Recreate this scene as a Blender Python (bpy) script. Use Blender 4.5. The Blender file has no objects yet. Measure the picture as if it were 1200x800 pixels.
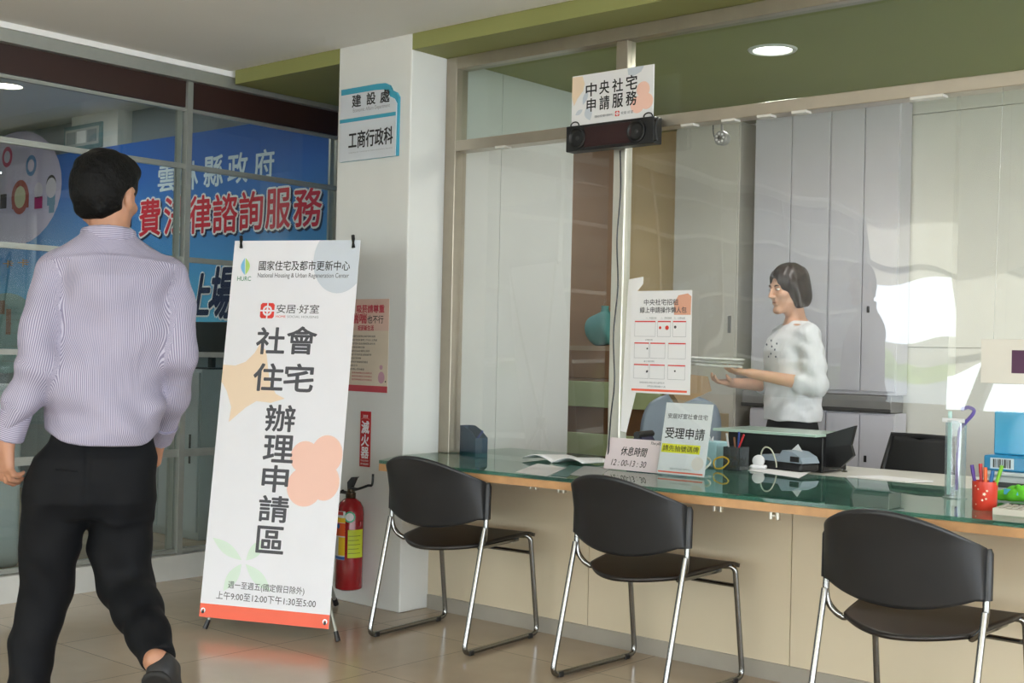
import bpy, bmesh, math, random
import numpy as np
from mathutils import Vector, Matrix
S = bpy.context.scene
C = S.collection
random.seed(7)
R = math.radians

# ---------------------------------------------------------------- camera
F_PX = 1487.77
_r = np.array([[0.75607252, 0.65409702, 0.02261503], [0.01231532, 0.02032936, -0.99971749], [-0.65437197, 0.75613743, 0.00731505]])
CAM_H = 1.22
cd = bpy.data.cameras.new('camera'); cam = bpy.data.objects.new('camera', cd); C.objects.link(cam)
cd.sensor_width = 36.0; cd.lens = 36.0 * F_PX / 1200.0; cd.clip_start = 0.05; cd.clip_end = 500
cam.matrix_world = Matrix(((_r[0, 0], -_r[1, 0], -_r[2, 0], 0), (_r[0, 1], -_r[1, 1], -_r[2, 1], 0), (_r[0, 2], -_r[1, 2], -_r[2, 2], CAM_H), (0, 0, 0, 1)))
S.camera = cam

def _ray(u, v): return _r.T @ np.array([u - 600.0, v - 400.0, F_PX])
def at_y(u, v, Y):
    d = _ray(u, v) * 1.0; d = d * (Y / d[1]); return Vector((d[0], d[1], d[2] + CAM_H))
def at_x(u, v, X):
    d = _ray(u, v); d = d * (X / d[0]); return Vector((d[0], d[1], d[2] + CAM_H))
def at_z(u, v, z):
    d = _ray(u, v); d = d * ((z - CAM_H) / d[2]); return Vector((d[0], d[1], z))

# ---------------------------------------------------------------- view, world, lights
S.view_settings.view_transform = 'Standard'; S.view_settings.look = 'None'
S.view_settings.gamma = 1.0; S.view_settings.use_curve_mapping = False
S.view_settings.exposure = -0.15
S.cycles.use_denoising = True
S.cycles.max_bounces = 10; S.cycles.diffuse_bounces = 5; S.cycles.glossy_bounces = 5
S.cycles.transparent_max_bounces = 24; S.cycles.transmission_bounces = 8
S.cycles.sample_clamp_indirect = 3.0; S.cycles.caustics_reflective = False; S.cycles.caustics_refractive = False

w = bpy.data.worlds.new('World'); S.world = w; w.use_nodes = True
nt = w.node_tree; nt.nodes.clear()
out = nt.nodes.new('ShaderNodeOutputWorld'); bg = nt.nodes.new('ShaderNodeBackground')
tc = nt.nodes.new('ShaderNodeTexCoord'); sx = nt.nodes.new('ShaderNodeSeparateXYZ'); cr = nt.nodes.new('ShaderNodeValToRGB')
cr.color_ramp.elements[0].position = 0.0; cr.color_ramp.elements[0].color = (0.885, 0.95, 1.0, 1)
cr.color_ramp.elements[1].position = 1.0; cr.color_ramp.elements[1].color = (0.70, 0.84, 1.0, 1)
nt.links.new(tc.outputs['Generated'], sx.inputs[0]); nt.links.new(sx.outputs['Z'], cr.inputs[0])
nt.links.new(cr.outputs[0], bg.inputs['Color']); bg.inputs['Strength'].default_value = 10.0
nt.links.new(bg.outputs[0], out.inputs[0])
SUN = bpy.data.lights.new('sun', 'SUN'); SUN.energy = 1.2; SUN.angle = R(30); SUN.color = (1, 0.99, 0.97)
so = bpy.data.objects.new('sun', SUN); C.objects.link(so); so.rotation_euler = (R(48), 0, R(20))
LAMP_W = 14.0       # each ceiling downlight

# ---------------------------------------------------------------- materials
def lin(h):
    if not isinstance(h, str): return tuple(h)
    h = h.lstrip('#'); c = [int(h[i:i+2], 16) / 255 for i in (0, 2, 4)]
    return tuple((x / 12.92 if x <= 0.04045 else ((x + 0.055) / 1.055) ** 2.4) for x in c)
_m = {}
def mat(name, col='#808080', rough=0.5, metal=0.0, spec=0.5, vary=0.04, scale=8.0, bump=0.0, coat=0.0, emit=None, estr=0.0):
    if name in _m: return _m[name]
    m = bpy.data.materials.new(name); m.use_nodes = True; _m[name] = m
    n = m.node_tree; b = n.nodes['Principled BSDF']; c = lin(col)
    b.inputs['Roughness'].default_value = rough; b.inputs['Metallic'].default_value = metal
    b.inputs['Specular IOR Level'].default_value = spec; b.inputs['Coat Weight'].default_value = coat
    b.inputs['Base Color'].default_value = (*c, 1)
    if vary > 0 or bump > 0:
        t = n.nodes.new('ShaderNodeTexCoord'); z = n.nodes.new('ShaderNodeTexNoise'); z.inputs['Scale'].default_value = scale; z.inputs['Detail'].default_value = 4
        n.links.new(t.outputs['Object'], z.inputs['Vector'])
        if vary > 0:
            r = n.nodes.new('ShaderNodeValToRGB')
            r.color_ramp.elements[0].position = 0.3; r.color_ramp.elements[1].position = 0.7
            r.color_ramp.elements[0].color = (*[max(0, x * (1 - vary)) for x in c], 1)
            r.color_ramp.elements[1].color = (*[min(1, x * (1 + vary)) for x in c], 1)
            n.links.new(z.outputs['Fac'], r.inputs[0]); n.links.new(r.outputs[0], b.inputs['Base Color'])
        if bump > 0:
            bp = n.nodes.new('ShaderNodeBump'); bp.inputs['Strength'].default_value = bump; bp.inputs['Distance'].default_value = 0.01
            n.links.new(z.outputs['Fac'], bp.inputs['Height']); n.links.new(bp.outputs[0], b.inputs['Normal'])
    if emit:
        b.inputs['Emission Color'].default_value = (*lin(emit), 1); b.inputs['Emission Strength'].default_value = estr
    return m

def sheet_mat(name, tint='#FFFFFF', ior=1.45, rough=0.0, gain=1.0, haze=0.0, hazecol='#FFFFFF', bump=0.0):
    """thin clear pane: transparent, with the mirror reflection of its surfaces"""
    if name in _m: return _m[name]
    m = bpy.data.materials.new(name); m.use_nodes = True; _m[name] = m
    n = m.node_tree; n.nodes.clear()
    o = n.nodes.new('ShaderNodeOutputMaterial'); tr = n.nodes.new('ShaderNodeBsdfTransparent'); tr.inputs[0].default_value = (*lin(tint), 1)
    gl = n.nodes.new('ShaderNodeBsdfGlossy'); gl.inputs['Roughness'].default_value = rough; gl.inputs['Color'].default_value = (1, 1, 1, 1)
    fr = n.nodes.new('ShaderNodeLayerWeight'); pw = n.nodes.new('ShaderNodeMath'); pw.operation = 'POWER'; pw.inputs[1].default_value = 5.0
    f0 = ((ior - 1) / (ior + 1)) ** 2; mu = n.nodes.new('ShaderNodeMath'); mu.operation = 'MULTIPLY_ADD'; mu.use_clamp = True
    mu.inputs[1].default_value = (1 - f0) * min(1, gain); mu.inputs[2].default_value = f0 * gain
    n.links.new(fr.outputs['Facing'], pw.inputs[0])
    mx = n.nodes.new('ShaderNodeMixShader')
    n.links.new(pw.outputs[0], mu.inputs[0]); n.links.new(mu.outputs[0], mx.inputs[0])
    src = tr.outputs[0]
    if haze > 0:
        df = n.nodes.new('ShaderNodeBsdfDiffuse'); df.inputs[0].default_value = (*lin(hazecol), 1)
        m2 = n.nodes.new('ShaderNodeMixShader'); m2.inputs[0].default_value = haze
        n.links.new(tr.outputs[0], m2.inputs[1]); n.links.new(df.outputs[0], m2.inputs[2]); src = m2.outputs[0]
    if bump > 0:
        t = n.nodes.new('ShaderNodeTexCoord'); z = n.nodes.new('ShaderNodeTexNoise'); z.inputs['Scale'].default_value = 1.6; z.inputs['Detail'].default_value = 1
        bp = n.nodes.new('ShaderNodeBump'); bp.inputs['Strength'].default_value = bump; bp.inputs['Distance'].default_value = 0.02
        n.links.new(t.outputs['Object'], z.inputs[0]); n.links.new(z.outputs['Fac'], bp.inputs['Height']); n.links.new(bp.outputs[0], gl.inputs['Normal'])
    n.links.new(src, mx.inputs[1]); n.links.new(gl.outputs[0], mx.inputs[2]); n.links.new(mx.outputs[0], o.inputs[0])
    return m

# ---------------------------------------------------------------- mesh helpers
class MB:
    def __init__(s): s.v = []; s.f = []; s.sm = []
    def add(s, vs, fs, smooth=False):
        k = len(s.v); s.v += [tuple(p) for p in vs]
        for f in fs: s.f.append([i + k for i in f]); s.sm.append(smooth)
        return s
    def box(s, a, b, bev=0.0, M=None, seg=2):
        lo = [min(a[i], b[i]) for i in range(3)]; hi = [max(a[i], b[i]) for i in range(3)]
        bm = bmesh.new(); bmesh.ops.create_cube(bm, size=1.0)
        for v in bm.verts: v.co = Vector([(lo[i] + hi[i]) / 2 + v.co[i] * (hi[i] - lo[i]) for i in range(3)])
        if bev > 0:
            bev = min(bev, 0.49 * min(hi[i] - lo[i] for i in range(3)))
            bmesh.ops.bevel(bm, geom=bm.edges[:], offset=bev, segments=seg, affect='EDGES', profile=0.5)
        bm.verts.index_update()
        vs = [(M @ v.co if M else v.co.copy()) for v in bm.verts]; fs = [[v.index for v in f.verts] for f in bm.faces]; bm.free()
        return s.add(vs, fs, False)
    def tube(s, pts, r, n=10, closed=False, caps=True, M=None):
        pts = [Vector(p) for p in pts]
        rr = r if isinstance(r, (list, tuple)) else [r] * len(pts)
        N = len(pts); vs = []; fs = []
        up = None
        for i, p in enumerate(pts):
            a = pts[(i - 1) % N] if (closed or i > 0) else p; b = pts[(i + 1) % N] if (closed or i < N - 1) else p
            t = (b - a).normalized()
            if up is None:
                up = Vector((0, 0, 1)) if abs(t.z) < 0.9 else Vector((0, 1, 0))
            x = t.cross(up).normalized(); y = x.cross(t).normalized(); up = y
            for k in range(n):
                an = 2 * math.pi * k / n; vs.append(p + (x * math.cos(an) + y * math.sin(an)) * rr[i])
        for i in range(N if closed else N - 1):
            j = (i + 1) % N
            for k in range(n):
                l = (k + 1) % n; fs.append([i * n + k, i * n + l, j * n + l, j * n + k])
        if not closed and caps:
            fs.append(list(range(n))[::-1]); fs.append([(N - 1) * n + k for k in range(n)])
        if M: vs = [M @ v for v in vs]
        return s.add(vs, fs, True)
    def lathe(s, prof, n=32, M=None, caps=True):
        vs = []; fs = []
        for (r, z) in prof:
            for k in range(n):
                an = 2 * math.pi * k / n; vs.append(Vector((r * math.cos(an), r * math.sin(an), z)))
        for i in range(len(prof) - 1):
            for k in range(n):
                l = (k + 1) % n; fs.append([i * n + k, i * n + l, (i + 1) * n + l, (i + 1) * n + k])
        if caps: fs.append(list(range(n))[::-1]); fs.append([(len(prof) - 1) * n + k for k in range(n)])
        if M: vs = [M @ v for v in vs]
        return s.add(vs, fs, True)
    def prism(s, poly, z0, z1, M=None):
        n = len(poly); vs = [Vector((p[0], p[1], z0)) for p in poly] + [Vector((p[0], p[1], z1)) for p in poly]
        fs = [list(range(n))[::-1], [n + i for i in range(n)]] + [[i, (i + 1) % n, n + (i + 1) % n, n + i] for i in range(n)]
        if M: vs = [M @ v for v in vs]
        return s.add(vs, fs, False)
    def grid(s, fn, nu, nv, smooth=True):
        vs = [fn(i / nu, j / nv) for j in range(nv + 1) for i in range(nu + 1)]
        fs = [[j * (nu + 1) + i, j * (nu + 1) + i + 1, (j + 1) * (nu + 1) + i + 1, (j + 1) * (nu + 1) + i] for j in range(nv) for i in range(nu)]
        return s.add(vs, fs, smooth)
    def build(s, name, m, parent=None, solid=0.0, off=0.0):
        me = bpy.data.meshes.new(name); me.from_pydata([tuple(p) for p in s.v], [], s.f)
        me.polygons.foreach_set('use_smooth', s.sm); me.materials.append(m); me.update()
        o = bpy.data.objects.new(name, me); C.objects.link(o)
        bm = bmesh.new(); bm.from_mesh(me); bmesh.ops.recalc_face_normals(bm, faces=bm.faces[:]) if not solid else None
        bm.to_mesh(me); bm.free()
        if any(s.sm):
            for e in me.edges: pass
            me.set_sharp_from_angle(angle=R(40))
        if solid:
            md = o.modifiers.new('thickness', 'SOLIDIFY'); md.thickness = solid; md.offset = off
        if parent: o.parent = parent
        return o

def tag(o, label=None, cat=None, group=None, kind=None):
    if label: o['label'] = label
    if cat: o['category'] = cat
    if group: o['group'] = group
    if kind: o['kind'] = kind
    return o
def thing(name, label, cat, loc=(0, 0, 0), rz=0.0, group=None):
    o = bpy.data.objects.new(name, None); C.objects.link(o); o.empty_display_size = 0.1
    o.location = loc; o.rotation_euler = (0, 0, rz); tag(o, label, cat, group); return o
def struct(name, mb, m, parent=None, label=None):
    o = mb.build(name, m, parent)
    if not parent: o['kind'] = 'structure'
    if label: o['label'] = label
    return o
def frame(origin, xd, yd):
    x = Vector(xd).normalized(); y = Vector(yd).normalized(); z = x.cross(y).normalized(); y = z.cross(x)
    return Matrix(((x.x, y.x, z.x, origin[0]), (x.y, y.y, z.y, origin[1]), (x.z, y.z, z.z, origin[2]), (0, 0, 0, 1)))
def wallframe(X, Y, Z): return frame((X, Y, Z), (1, 0, 0), (0, 0, 1))     # plane that faces the hall (-Y)

_dg = None
def text(name, body, m, parent, box, z=0.0012, bold=0.0, M=None, shear=0.0, fit=True, spacing=1.0):
    """a line of lettering fitted to box=(x0,y0,x1,y1) in the local plane M (or the parent's own plane)"""
    cu = bpy.data.curves.new('lettering', 'FONT'); cu.body = body; cu.shear = shear; cu.space_character = spacing
    cu.resolution_u = 3; cu.space_line = 1.0
    t = bpy.data.objects.new('lettering', cu); C.objects.link(t)
    dg = bpy.context.evaluated_depsgraph_get(); me = bpy.data.meshes.new_from_object(t.evaluated_get(dg))
    bpy.data.objects.remove(t); bpy.data.curves.remove(cu)
    co = np.empty(len(me.vertices) * 3); me.vertices.foreach_get('co', co); co = co.reshape(-1, 3)
    a = co.min(0); b = co.max(0); x0, y0, x1, y1 = box
    sx = (x1 - x0) / max(1e-6, b[0] - a[0]); sy = (y1 - y0) / max(1e-6, b[1] - a[1])
    if not fit: sx = sy
    co[:, 0] = (co[:, 0] - a[0]) * sx + x0; co[:, 1] = (co[:, 1] - a[1]) * sy + y0; co[:, 2] = z
    polys = [list(p.vertices) for p in me.polygons]
    if bold > 0:                                   # heavier strokes: the same outline struck several times
        e = bold * (y1 - y0); nv = len(co); st = []; pp = []
        for k, (dx, dy) in enumerate(((0, 0), (1, 0), (-1, 0), (0, 1), (0, -1), (.7, .7), (-.7, .7), (.7, -.7), (-.7, -.7))):
            c2 = co + np.array([dx * e, dy * e, k * 1.5e-5]); st.append(c2); pp += [[i + k * nv for i in p] for p in polys]
        co = np.concatenate(st); polys = pp
    if M is not None:
        mm = np.array(M); co = co @ mm[:3, :3].T + mm[:3, 3]
    bpy.data.meshes.remove(me); me = bpy.data.meshes.new(name); me.from_pydata(co.tolist(), [], polys); me.materials.append(m)
    o = bpy.data.objects.new(name, me); C.objects.link(o)
    if parent: o.parent = parent
    return o
def patch(name, poly, m, parent, z=0.0006, M=None):
    """a printed shape: a thin flat polygon lying on its sheet"""
    vs = [Vector((p[0], p[1], z)) for p in poly]
    if M is not None: vs = [M @ v for v in vs]
    me = bpy.data.meshes.new(name); me.from_pydata([tuple(v) for v in vs], [], [list(range(len(vs)))]); me.materials.append(m)
    o = bpy.data.objects.new(name, me); C.objects.link(o)
    if parent: o.parent = parent
    return o
def rect(x0, y0, x1, y1): return [(x0, y0), (x1, y0), (x1, y1), (x0, y1)]
def disc(cx, cy, rx, ry=None, n=32, a0=0, a1=360):
    ry = ry or rx; full = abs(a1 - a0) >= 360
    return [(cx + rx * math.cos(R(a0 + (a1 - a0) * i / (n if full else n - 1))), cy + ry * math.sin(R(a0 + (a1 - a0) * i / (n if full else n - 1)))) for i in range(n)]
def patches(name, polys, m, parent, z=0.0006, M=None):
    vs = []; fs = []
    for p in polys:
        k = len(vs); vs += [Vector((q[0], q[1], z + 1.5e-5 * len(fs))) for q in p]; fs.append(list(range(k, k + len(p))))
    if M is not None: vs = [M @ v for v in vs]
    me = bpy.data.meshes.new(name); me.from_pydata([tuple(v) for v in vs], [], fs); me.materials.append(m)
    o = bpy.data.objects.new(name, me); C.objects.link(o)
    if parent: o.parent = parent
    return o
def bez(pts, n=8):
    """Catmull-Rom through pts"""
    pts = [Vector(p) for p in pts]; o = []
    for i in range(len(pts) - 1):
        a = pts[max(0, i - 1)]; b = pts[i]; c = pts[i + 1]; d = pts[min(len(pts) - 1, i + 2)]
        for k in range(n):
            t = k / n; o.append(0.5 * ((2 * b) + (c - a) * t + (2 * a - 5 * b + 4 * c - d) * t * t + (3 * b - a - 3 * c + d) * t ** 3))
    o.append(pts[-1]); return o
def fillet(pts, rad, n=6):
    pts = [Vector(p) for p in pts]; o = [pts[0]]
    for i in range(1, len(pts) - 1):
        a, b, c = pts[i - 1], pts[i], pts[i + 1]
        r = min(rad, 0.45 * (a - b).length, 0.45 * (c - b).length)
        p = b + (a - b).normalized() * r; q = b + (c - b).normalized() * r
        for k in range(n + 1):
            t = k / n; o.append((1 - t) ** 2 * p + 2 * t * (1 - t) * b + t * t * q)
    o.append(pts[-1]); return o

# ---------------------------------------------------------------- implicit surfaces (bodies and clothing)
class Field:
    def __init__(s, lo, hi, h):
        s.lo = np.array(lo, float); s.h = h; n = np.ceil((np.array(hi) - s.lo) / h).astype(int) + 1
        s.n = n; s.ax = [s.lo[i] + h * np.arange(n[i]) for i in range(3)]
        s.F = np.full(n, 0.5, np.float32); s.U = np.zeros(n, np.float32)
    def blk(s, lo, hi):
        sl = []
        for i in range(3):
            a = int(max(0, math.floor((lo[i] - s.lo[i]) / s.h))); b = int(min(s.n[i], math.ceil((hi[i] - s.lo[i]) / s.h) + 1))
            if b <= a: return None, None
            sl.append(slice(a, b))
        sl = tuple(sl); g = np.meshgrid(s.ax[0][sl[0]], s.ax[1][sl[1]], s.ax[2][sl[2]], indexing='ij')
        return sl, g
    def _mix(s, sl, d, k, u=None):
        A = s.F[sl]; d = d.astype(np.float32)
        if u is not None:
            s.U[sl] = np.where(d < A, u, s.U[sl])
        if k > 0:
            h = np.clip(0.5 + 0.5 * (A - d) / k, 0, 1); s.F[sl] = A * (1 - h) + d * h - k * h * (1 - h)
        else: s.F[sl] = np.minimum(A, d)
    def cone(s, a, b, ra, rb, k=0.02, flat=None, fs=1.0, udir=None):
        a = np.array(a, float); b = np.array(b, float); m = max(ra, rb) + k + 4 * s.h
        sl, g = s.blk(np.minimum(a, b) - m, np.maximum(a, b) + m)
        if sl is None: return
        ab = b - a; L = max(1e-9, ab @ ab)
        t = np.clip(((g[0] - a[0]) * ab[0] + (g[1] - a[1]) * ab[1] + (g[2] - a[2]) * ab[2]) / L, 0, 1)
        q = [g[i] - a[i] - t * ab[i] for i in range(3)]; r = ra + (rb - ra) * t
        u = None
        if udir is not None:
            n = ab / math.sqrt(L); x = np.array(udir, float); x = x - n * (x @ n); x /= np.linalg.norm(x); y = np.cross(n, x)
            u = np.arctan2(q[0] * y[0] + q[1] * y[1] + q[2] * y[2], q[0] * x[0] + q[1] * x[1] + q[2] * x[2]) * 0.5 * (ra + rb)
        if flat is not None:
            f = np.array(flat, float); f /= np.linalg.norm(f); dt = q[0] * f[0] + q[1] * f[1] + q[2] * f[2]
            q = [q[i] + f[i] * dt * (1 / fs - 1) for i in range(3)]
            d = (np.sqrt(q[0] ** 2 + q[1] ** 2 + q[2] ** 2) - r) * (0.5 + 0.5 * fs)
        else: d = np.sqrt(q[0] ** 2 + q[1] ** 2 + q[2] ** 2) - r
        s._mix(sl, d, k, u)
    def chain(s, pts, k=0.02, udir=None):
        for (p, q) in zip(pts[:-1], pts[1:]): s.cone(p[:3], q[:3], p[3], q[3], k, udir=udir)
    def ell(s, c, r, k=0.02, M=None, cut=False):
        c = np.array(c, float); r = np.array(r, float); m = max(r) + k + 4 * s.h
        sl, g = s.blk(c - m, c + m)
        if sl is None: return
        p = [g[i] - c[i] for i in range(3)]
        if M is not None:
            M = np.array(M); p = [p[0] * M[j, 0] + p[1] * M[j, 1] + p[2] * M[j, 2] for j in range(3)]
        e = np.sqrt(sum((p[i] / r[i]) ** 2 for i in range(3))); e2 = np.sqrt(sum((p[i] / r[i] ** 2) ** 2 for i in range(3))) + 1e-6
        d = e * (e - 1) / e2
        if cut:
            A = s.F[sl]
            if k > 0:
                h = np.clip(0.5 - 0.5 * (A + d) / k, 0, 1); s.F[sl] = A * (1 - h) - d * h + k * h * (1 - h)
            else: s.F[sl] = np.maximum(A, -d)
        else: s._mix(sl, d, k)
    def loft(s, rows, k=0.02, ex=2.3, uscale=None):
        """rows: (z, cx, cy, rx, ry), bottom to top"""
        rows = sorted(rows); z = np.array([r[0] for r in rows]); A = np.array(rows)
        m = A[:, 3:].max() + 0.06
        sl, g = s.blk((A[:, 1].min() - m, A[:, 2].min() - m, z[0] - 0.05), (A[:, 1].max() + m, A[:, 2].max() + m, z[-1] + 0.05))
        zz = g[2]; I = [np.interp(zz, z, A[:, j]) for j in (1, 2, 3, 4)]
        x = np.abs(g[0] - I[0]) / I[2]; y = np.abs(g[1] - I[1]) / I[3]
        e = (x ** ex + y ** ex) ** (1 / ex)
        d = (e - 1) * np.minimum(I[2], I[3]); d = np.maximum(d, np.maximum(z[0] - zz, zz - z[-1]))
        s._mix(sl, d, k, g[0] if uscale is None else uscale(g))
    def warp(s, fn):
        g = np.meshgrid(*s.ax, indexing='ij', sparse=True); near = np.abs(s.F) < 0.05
        W = fn(*g); s.F = (s.F + np.where(near, W, 0)).astype(np.float32)
    def cutplane(s, p, n):
        g = np.meshgrid(*s.ax, indexing='ij', sparse=True); n = np.array(n, float); n /= np.linalg.norm(n)
        s.F = np.maximum(s.F, ((g[0] - p[0]) * n[0] + (g[1] - p[1]) * n[1] + (g[2] - p[2]) * n[2]).astype(np.float32))
    def usample(s, V):
        if getattr(s, 'ufn', None): return s.ufn(V)
        q = np.clip((V - s.lo) / s.h, 0, np.array(s.n) - 1.001); i = q.astype(int); t = q - i; o = 0
        for a in (0, 1):
            for b in (0, 1):
                for c in (0, 1):
                    o = o + np.where(a, t[:, 0], 1 - t[:, 0]) * np.where(b, t[:, 1], 1 - t[:, 1]) * np.where(c, t[:, 2], 1 - t[:, 2]) * s.U[i[:, 0] + a, i[:, 1] + b, i[:, 2] + c]
        return o
    def build(s, name, m, parent=None, attr=False, relax=1):
        F = np.pad(s.F, 1, constant_values=0.5); U = np.pad(s.U, 1, mode='edge'); I = F < 0
        n = np.array(F.shape) - 1
        cnt = np.zeros(n, np.int8)
        offs = [(i, j, k) for i in (0, 1) for j in (0, 1) for k in (0, 1)]
        for (i, j, k) in offs: cnt += I[i:i + n[0], j:j + n[1], k:k + n[2]]
        cells = np.argwhere((cnt > 0) & (cnt < 8)); idx = -np.ones(n, np.int32); idx[tuple(cells.T)] = np.arange(len(cells))
        val = {o: F[cells[:, 0] + o[0], cells[:, 1] + o[1], cells[:, 2] + o[2]] for o in offs}
        P = np.zeros((len(cells), 3)); N = np.zeros(len(cells))
        for a in offs:
            for d in range(3):
                if a[d] == 0:
                    b = list(a); b[d] = 1; b = tuple(b); va, vb = val[a], val[b]; ch = (va < 0) != (vb < 0)
                    t = np.where(ch, va / np.where(ch, va - vb, 1), 0)
                    q = np.zeros((len(cells), 3)) + np.array(a); q[:, d] += t; P += q * ch[:, None]; N += ch
        V = (P / N[:, None] + cells - 1) * s.h + s.lo
        quads = []
        for d in range(3):
            e1, e2 = (d + 1) % 3, (d + 2) % 3
            sa = [slice(None)] * 3; sb = [slice(None)] * 3; sa[d] = slice(0, -1); sb[d] = slice(1, None)
            A, B = I[tuple(sa)], I[tuple(sb)]; ed = np.argwhere(A != B)
            ok = (ed[:, e1] > 0) & (ed[:, e2] > 0) & (ed[:, e1] < n[e1]) & (ed[:, e2] < n[e2]); ed = ed[ok]
            fl = A[tuple(ed.T)]
            def cell(o1, o2):
                c = ed.copy(); c[:, e1] -= o1; c[:, e2] -= o2; return idx[tuple(c.T)]
            q = np.stack([cell(1, 1), cell(0, 1), cell(0, 0), cell(1, 0)], 1); q[~fl] = q[~fl][:, ::-1]; quads.append(q)
        Q = np.concatenate(quads); Q = Q[(Q >= 0).all(1)]
        for _ in range(relax):
            acc = np.zeros_like(V); w = np.zeros(len(V))
            for a, b in ((0, 1), (1, 2), (2, 3), (3, 0)):
                np.add.at(acc, Q[:, a], V[Q[:, b]]); np.add.at(w, Q[:, a], 1); np.add.at(acc, Q[:, b], V[Q[:, a]]); np.add.at(w, Q[:, b], 1)
            V = 0.5 * V + 0.5 * acc / np.maximum(w, 1)[:, None]
        me = bpy.data.meshes.new(name); me.vertices.add(len(V)); me.vertices.foreach_set('co', V.ravel())
        me.loops.add(Q.size); me.loops.foreach_set('vertex_index', Q.ravel().astype(np.int32)); me.polygons.add(len(Q))
        me.polygons.foreach_set('loop_start', np.arange(0, Q.size, 4, dtype=np.int32))
        me.polygons.foreach_set('use_smooth', np.ones(len(Q), bool)); me.update(); me.validate()
        if attr:
            at = me.attributes.new('stripe', 'FLOAT', 'POINT'); at.data.foreach_set('value', s.usample(V).astype(np.float32))
        me.materials.append(m); o = bpy.data.objects.new(name, me); C.objects.link(o)
        if parent: o.parent = parent
        return o

# ================================================================ SETTING
WHITE = mat('white_paint', '#DEDFDB', 0.6, vary=0.03, scale=3, bump=0.02)
CEIL = mat('ceiling_paint', '#F0F0EE', 0.8, vary=0.02, scale=2)
OLIVE = mat('olive_paint', '#8C8E55', 0.6, vary=0.04, scale=3)
ALU = mat('brushed_aluminium', '#A9ACA6', 0.38, 0.6, vary=0.04, scale=20)
TANM = mat('champagne_metal', '#A9A091', 0.32, 0.75, vary=0.05, scale=12)
CHROME = mat('chrome', '#868684', 0.2, 1.0, vary=0.0)
STEEL = mat('polished_steel', '#E4E2D8', 0.38, 0.8, vary=0.03, scale=6)
BLACKP = mat('black_plastic', '#141416', 0.38, vary=0.1, scale=20)
BROWN = mat('dark_brown_board', '#2E1813', 0.45, vary=0.08, scale=5)
WOOD = mat('light_beech', '#C79A6C', 0.45, vary=0.12, scale=14)
BEIGE = mat('cream_laminate', '#CFC3AA', 0.45, vary=0.03, scale=2.5)
BASEG = mat('grey_skirting', '#9A958B', 0.5, vary=0.05)
GLASS = sheet_mat('window_glass', '#F2F7F5', 1.5, 0.0, 1.0)
PAPER = mat('white_paper', '#F1F1F3', 0.55, vary=0.01)
INK = mat('black_ink', '#17171A', 0.6, vary=0)
GREYINK = mat('dark_grey_ink', '#4A4B51', 0.6, vary=0)
REDINK = mat('red_ink', '#D8382F', 0.6, vary=0)

def floor_mat():
    m = bpy.data.materials.new('polished_floor_tile'); m.use_nodes = True; n = m.node_tree; b = n.nodes['Principled BSDF']
    t = n.nodes.new('ShaderNodeTexCoord'); mp = n.nodes.new('ShaderNodeMapping'); mp.inputs['Location'].default_value = (0.505, 0.30, 0)
    br = n.nodes.new('ShaderNodeTexBrick'); br.offset = 0.0; br.inputs['Scale'].default_value = 1.0
    br.inputs['Brick Width'].default_value = 0.6; br.inputs['Row Height'].default_value = 0.6; br.inputs['Mortar Size'].default_value = 0.0022; br.inputs['Mortar Smooth'].default_value = 0.2
    br.inputs['Color1'].default_value = (*lin('#BCAB96'), 1); br.inputs['Color2'].default_value = (*lin('#B7A691'), 1); br.inputs['Mortar'].default_value = (*lin('#82786A'), 1)
    z = n.nodes.new('ShaderNodeTexNoise'); z.inputs['Scale'].default_value = 5; z.inputs['Detail'].default_value = 5
    mx = n.nodes.new('ShaderNodeMixRGB'); mx.blend_type = 'OVERLAY'; mx.inputs[0].default_value = 0.12
    n.links.new(t.outputs['Object'], mp.inputs[0]); n.links.new(mp.outputs[0], br.inputs['Vector']); n.links.new(t.outputs['Object'], z.inputs['Vector'])
    n.links.new(br.outputs['Color'], mx.inputs[1]); n.links.new(z.outputs['Fac'], mx.inputs[2]); n.links.new(mx.outputs[0], b.inputs['Base Color'])
    b.inputs['Roughness'].default_value = 0.16; b.inputs['Specular IOR Level'].default_value = 0.5
    return m
struct('floor', MB().box((-11, -7.5, -0.15), (6, 8.5, 0)), floor_mat())
struct('ground', MB().box((-60, -70, -0.4), (60, -7.5, -0.16)), mat('pale_concrete', '#C4C3BE', 0.9, vary=0.08, scale=0.3))

# hall ceiling, beam and pillar
struct('ceiling', MB().box((-5.582, -3.6, 2.675), (6, 4.108, 2.92)), CEIL)
struct('ceiling_soffit', MB().box((-5.545, 4.112, 2.602), (6, 8.6, 2.92)), OLIVE)
struct('trim_cornice', MB().box((-5.74, -3.6, 2.647), (-5.582, 5.3, 2.92)), CEIL)
struct('pillar', MB().box((-4.713, 4.11, 0), (-4.207, 4.75, 2.70), 0.006), WHITE)
struct('wall_inner', MB().box((-4.40, 4.75, 0), (-4.207, 5.33, 2.70)), WHITE)
struct('wall_counter', MB().box((-4.205, 4.30, 0), (6, 4.42, 0.683)), BEIGE)
mb = MB()
for i in range(11): mb.box((-4.205 + i * 0.95, 4.292, 0.066), (-4.205 + (i + 1) * 0.95 - 0.004, 4.302, 0.682))
struct('wall_counter_panels', mb, BEIGE)
struct('baseboard_counter', MB().box((-4.20, 4.283, 0), (6, 4.30, 0.066)), BASEG)

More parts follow.
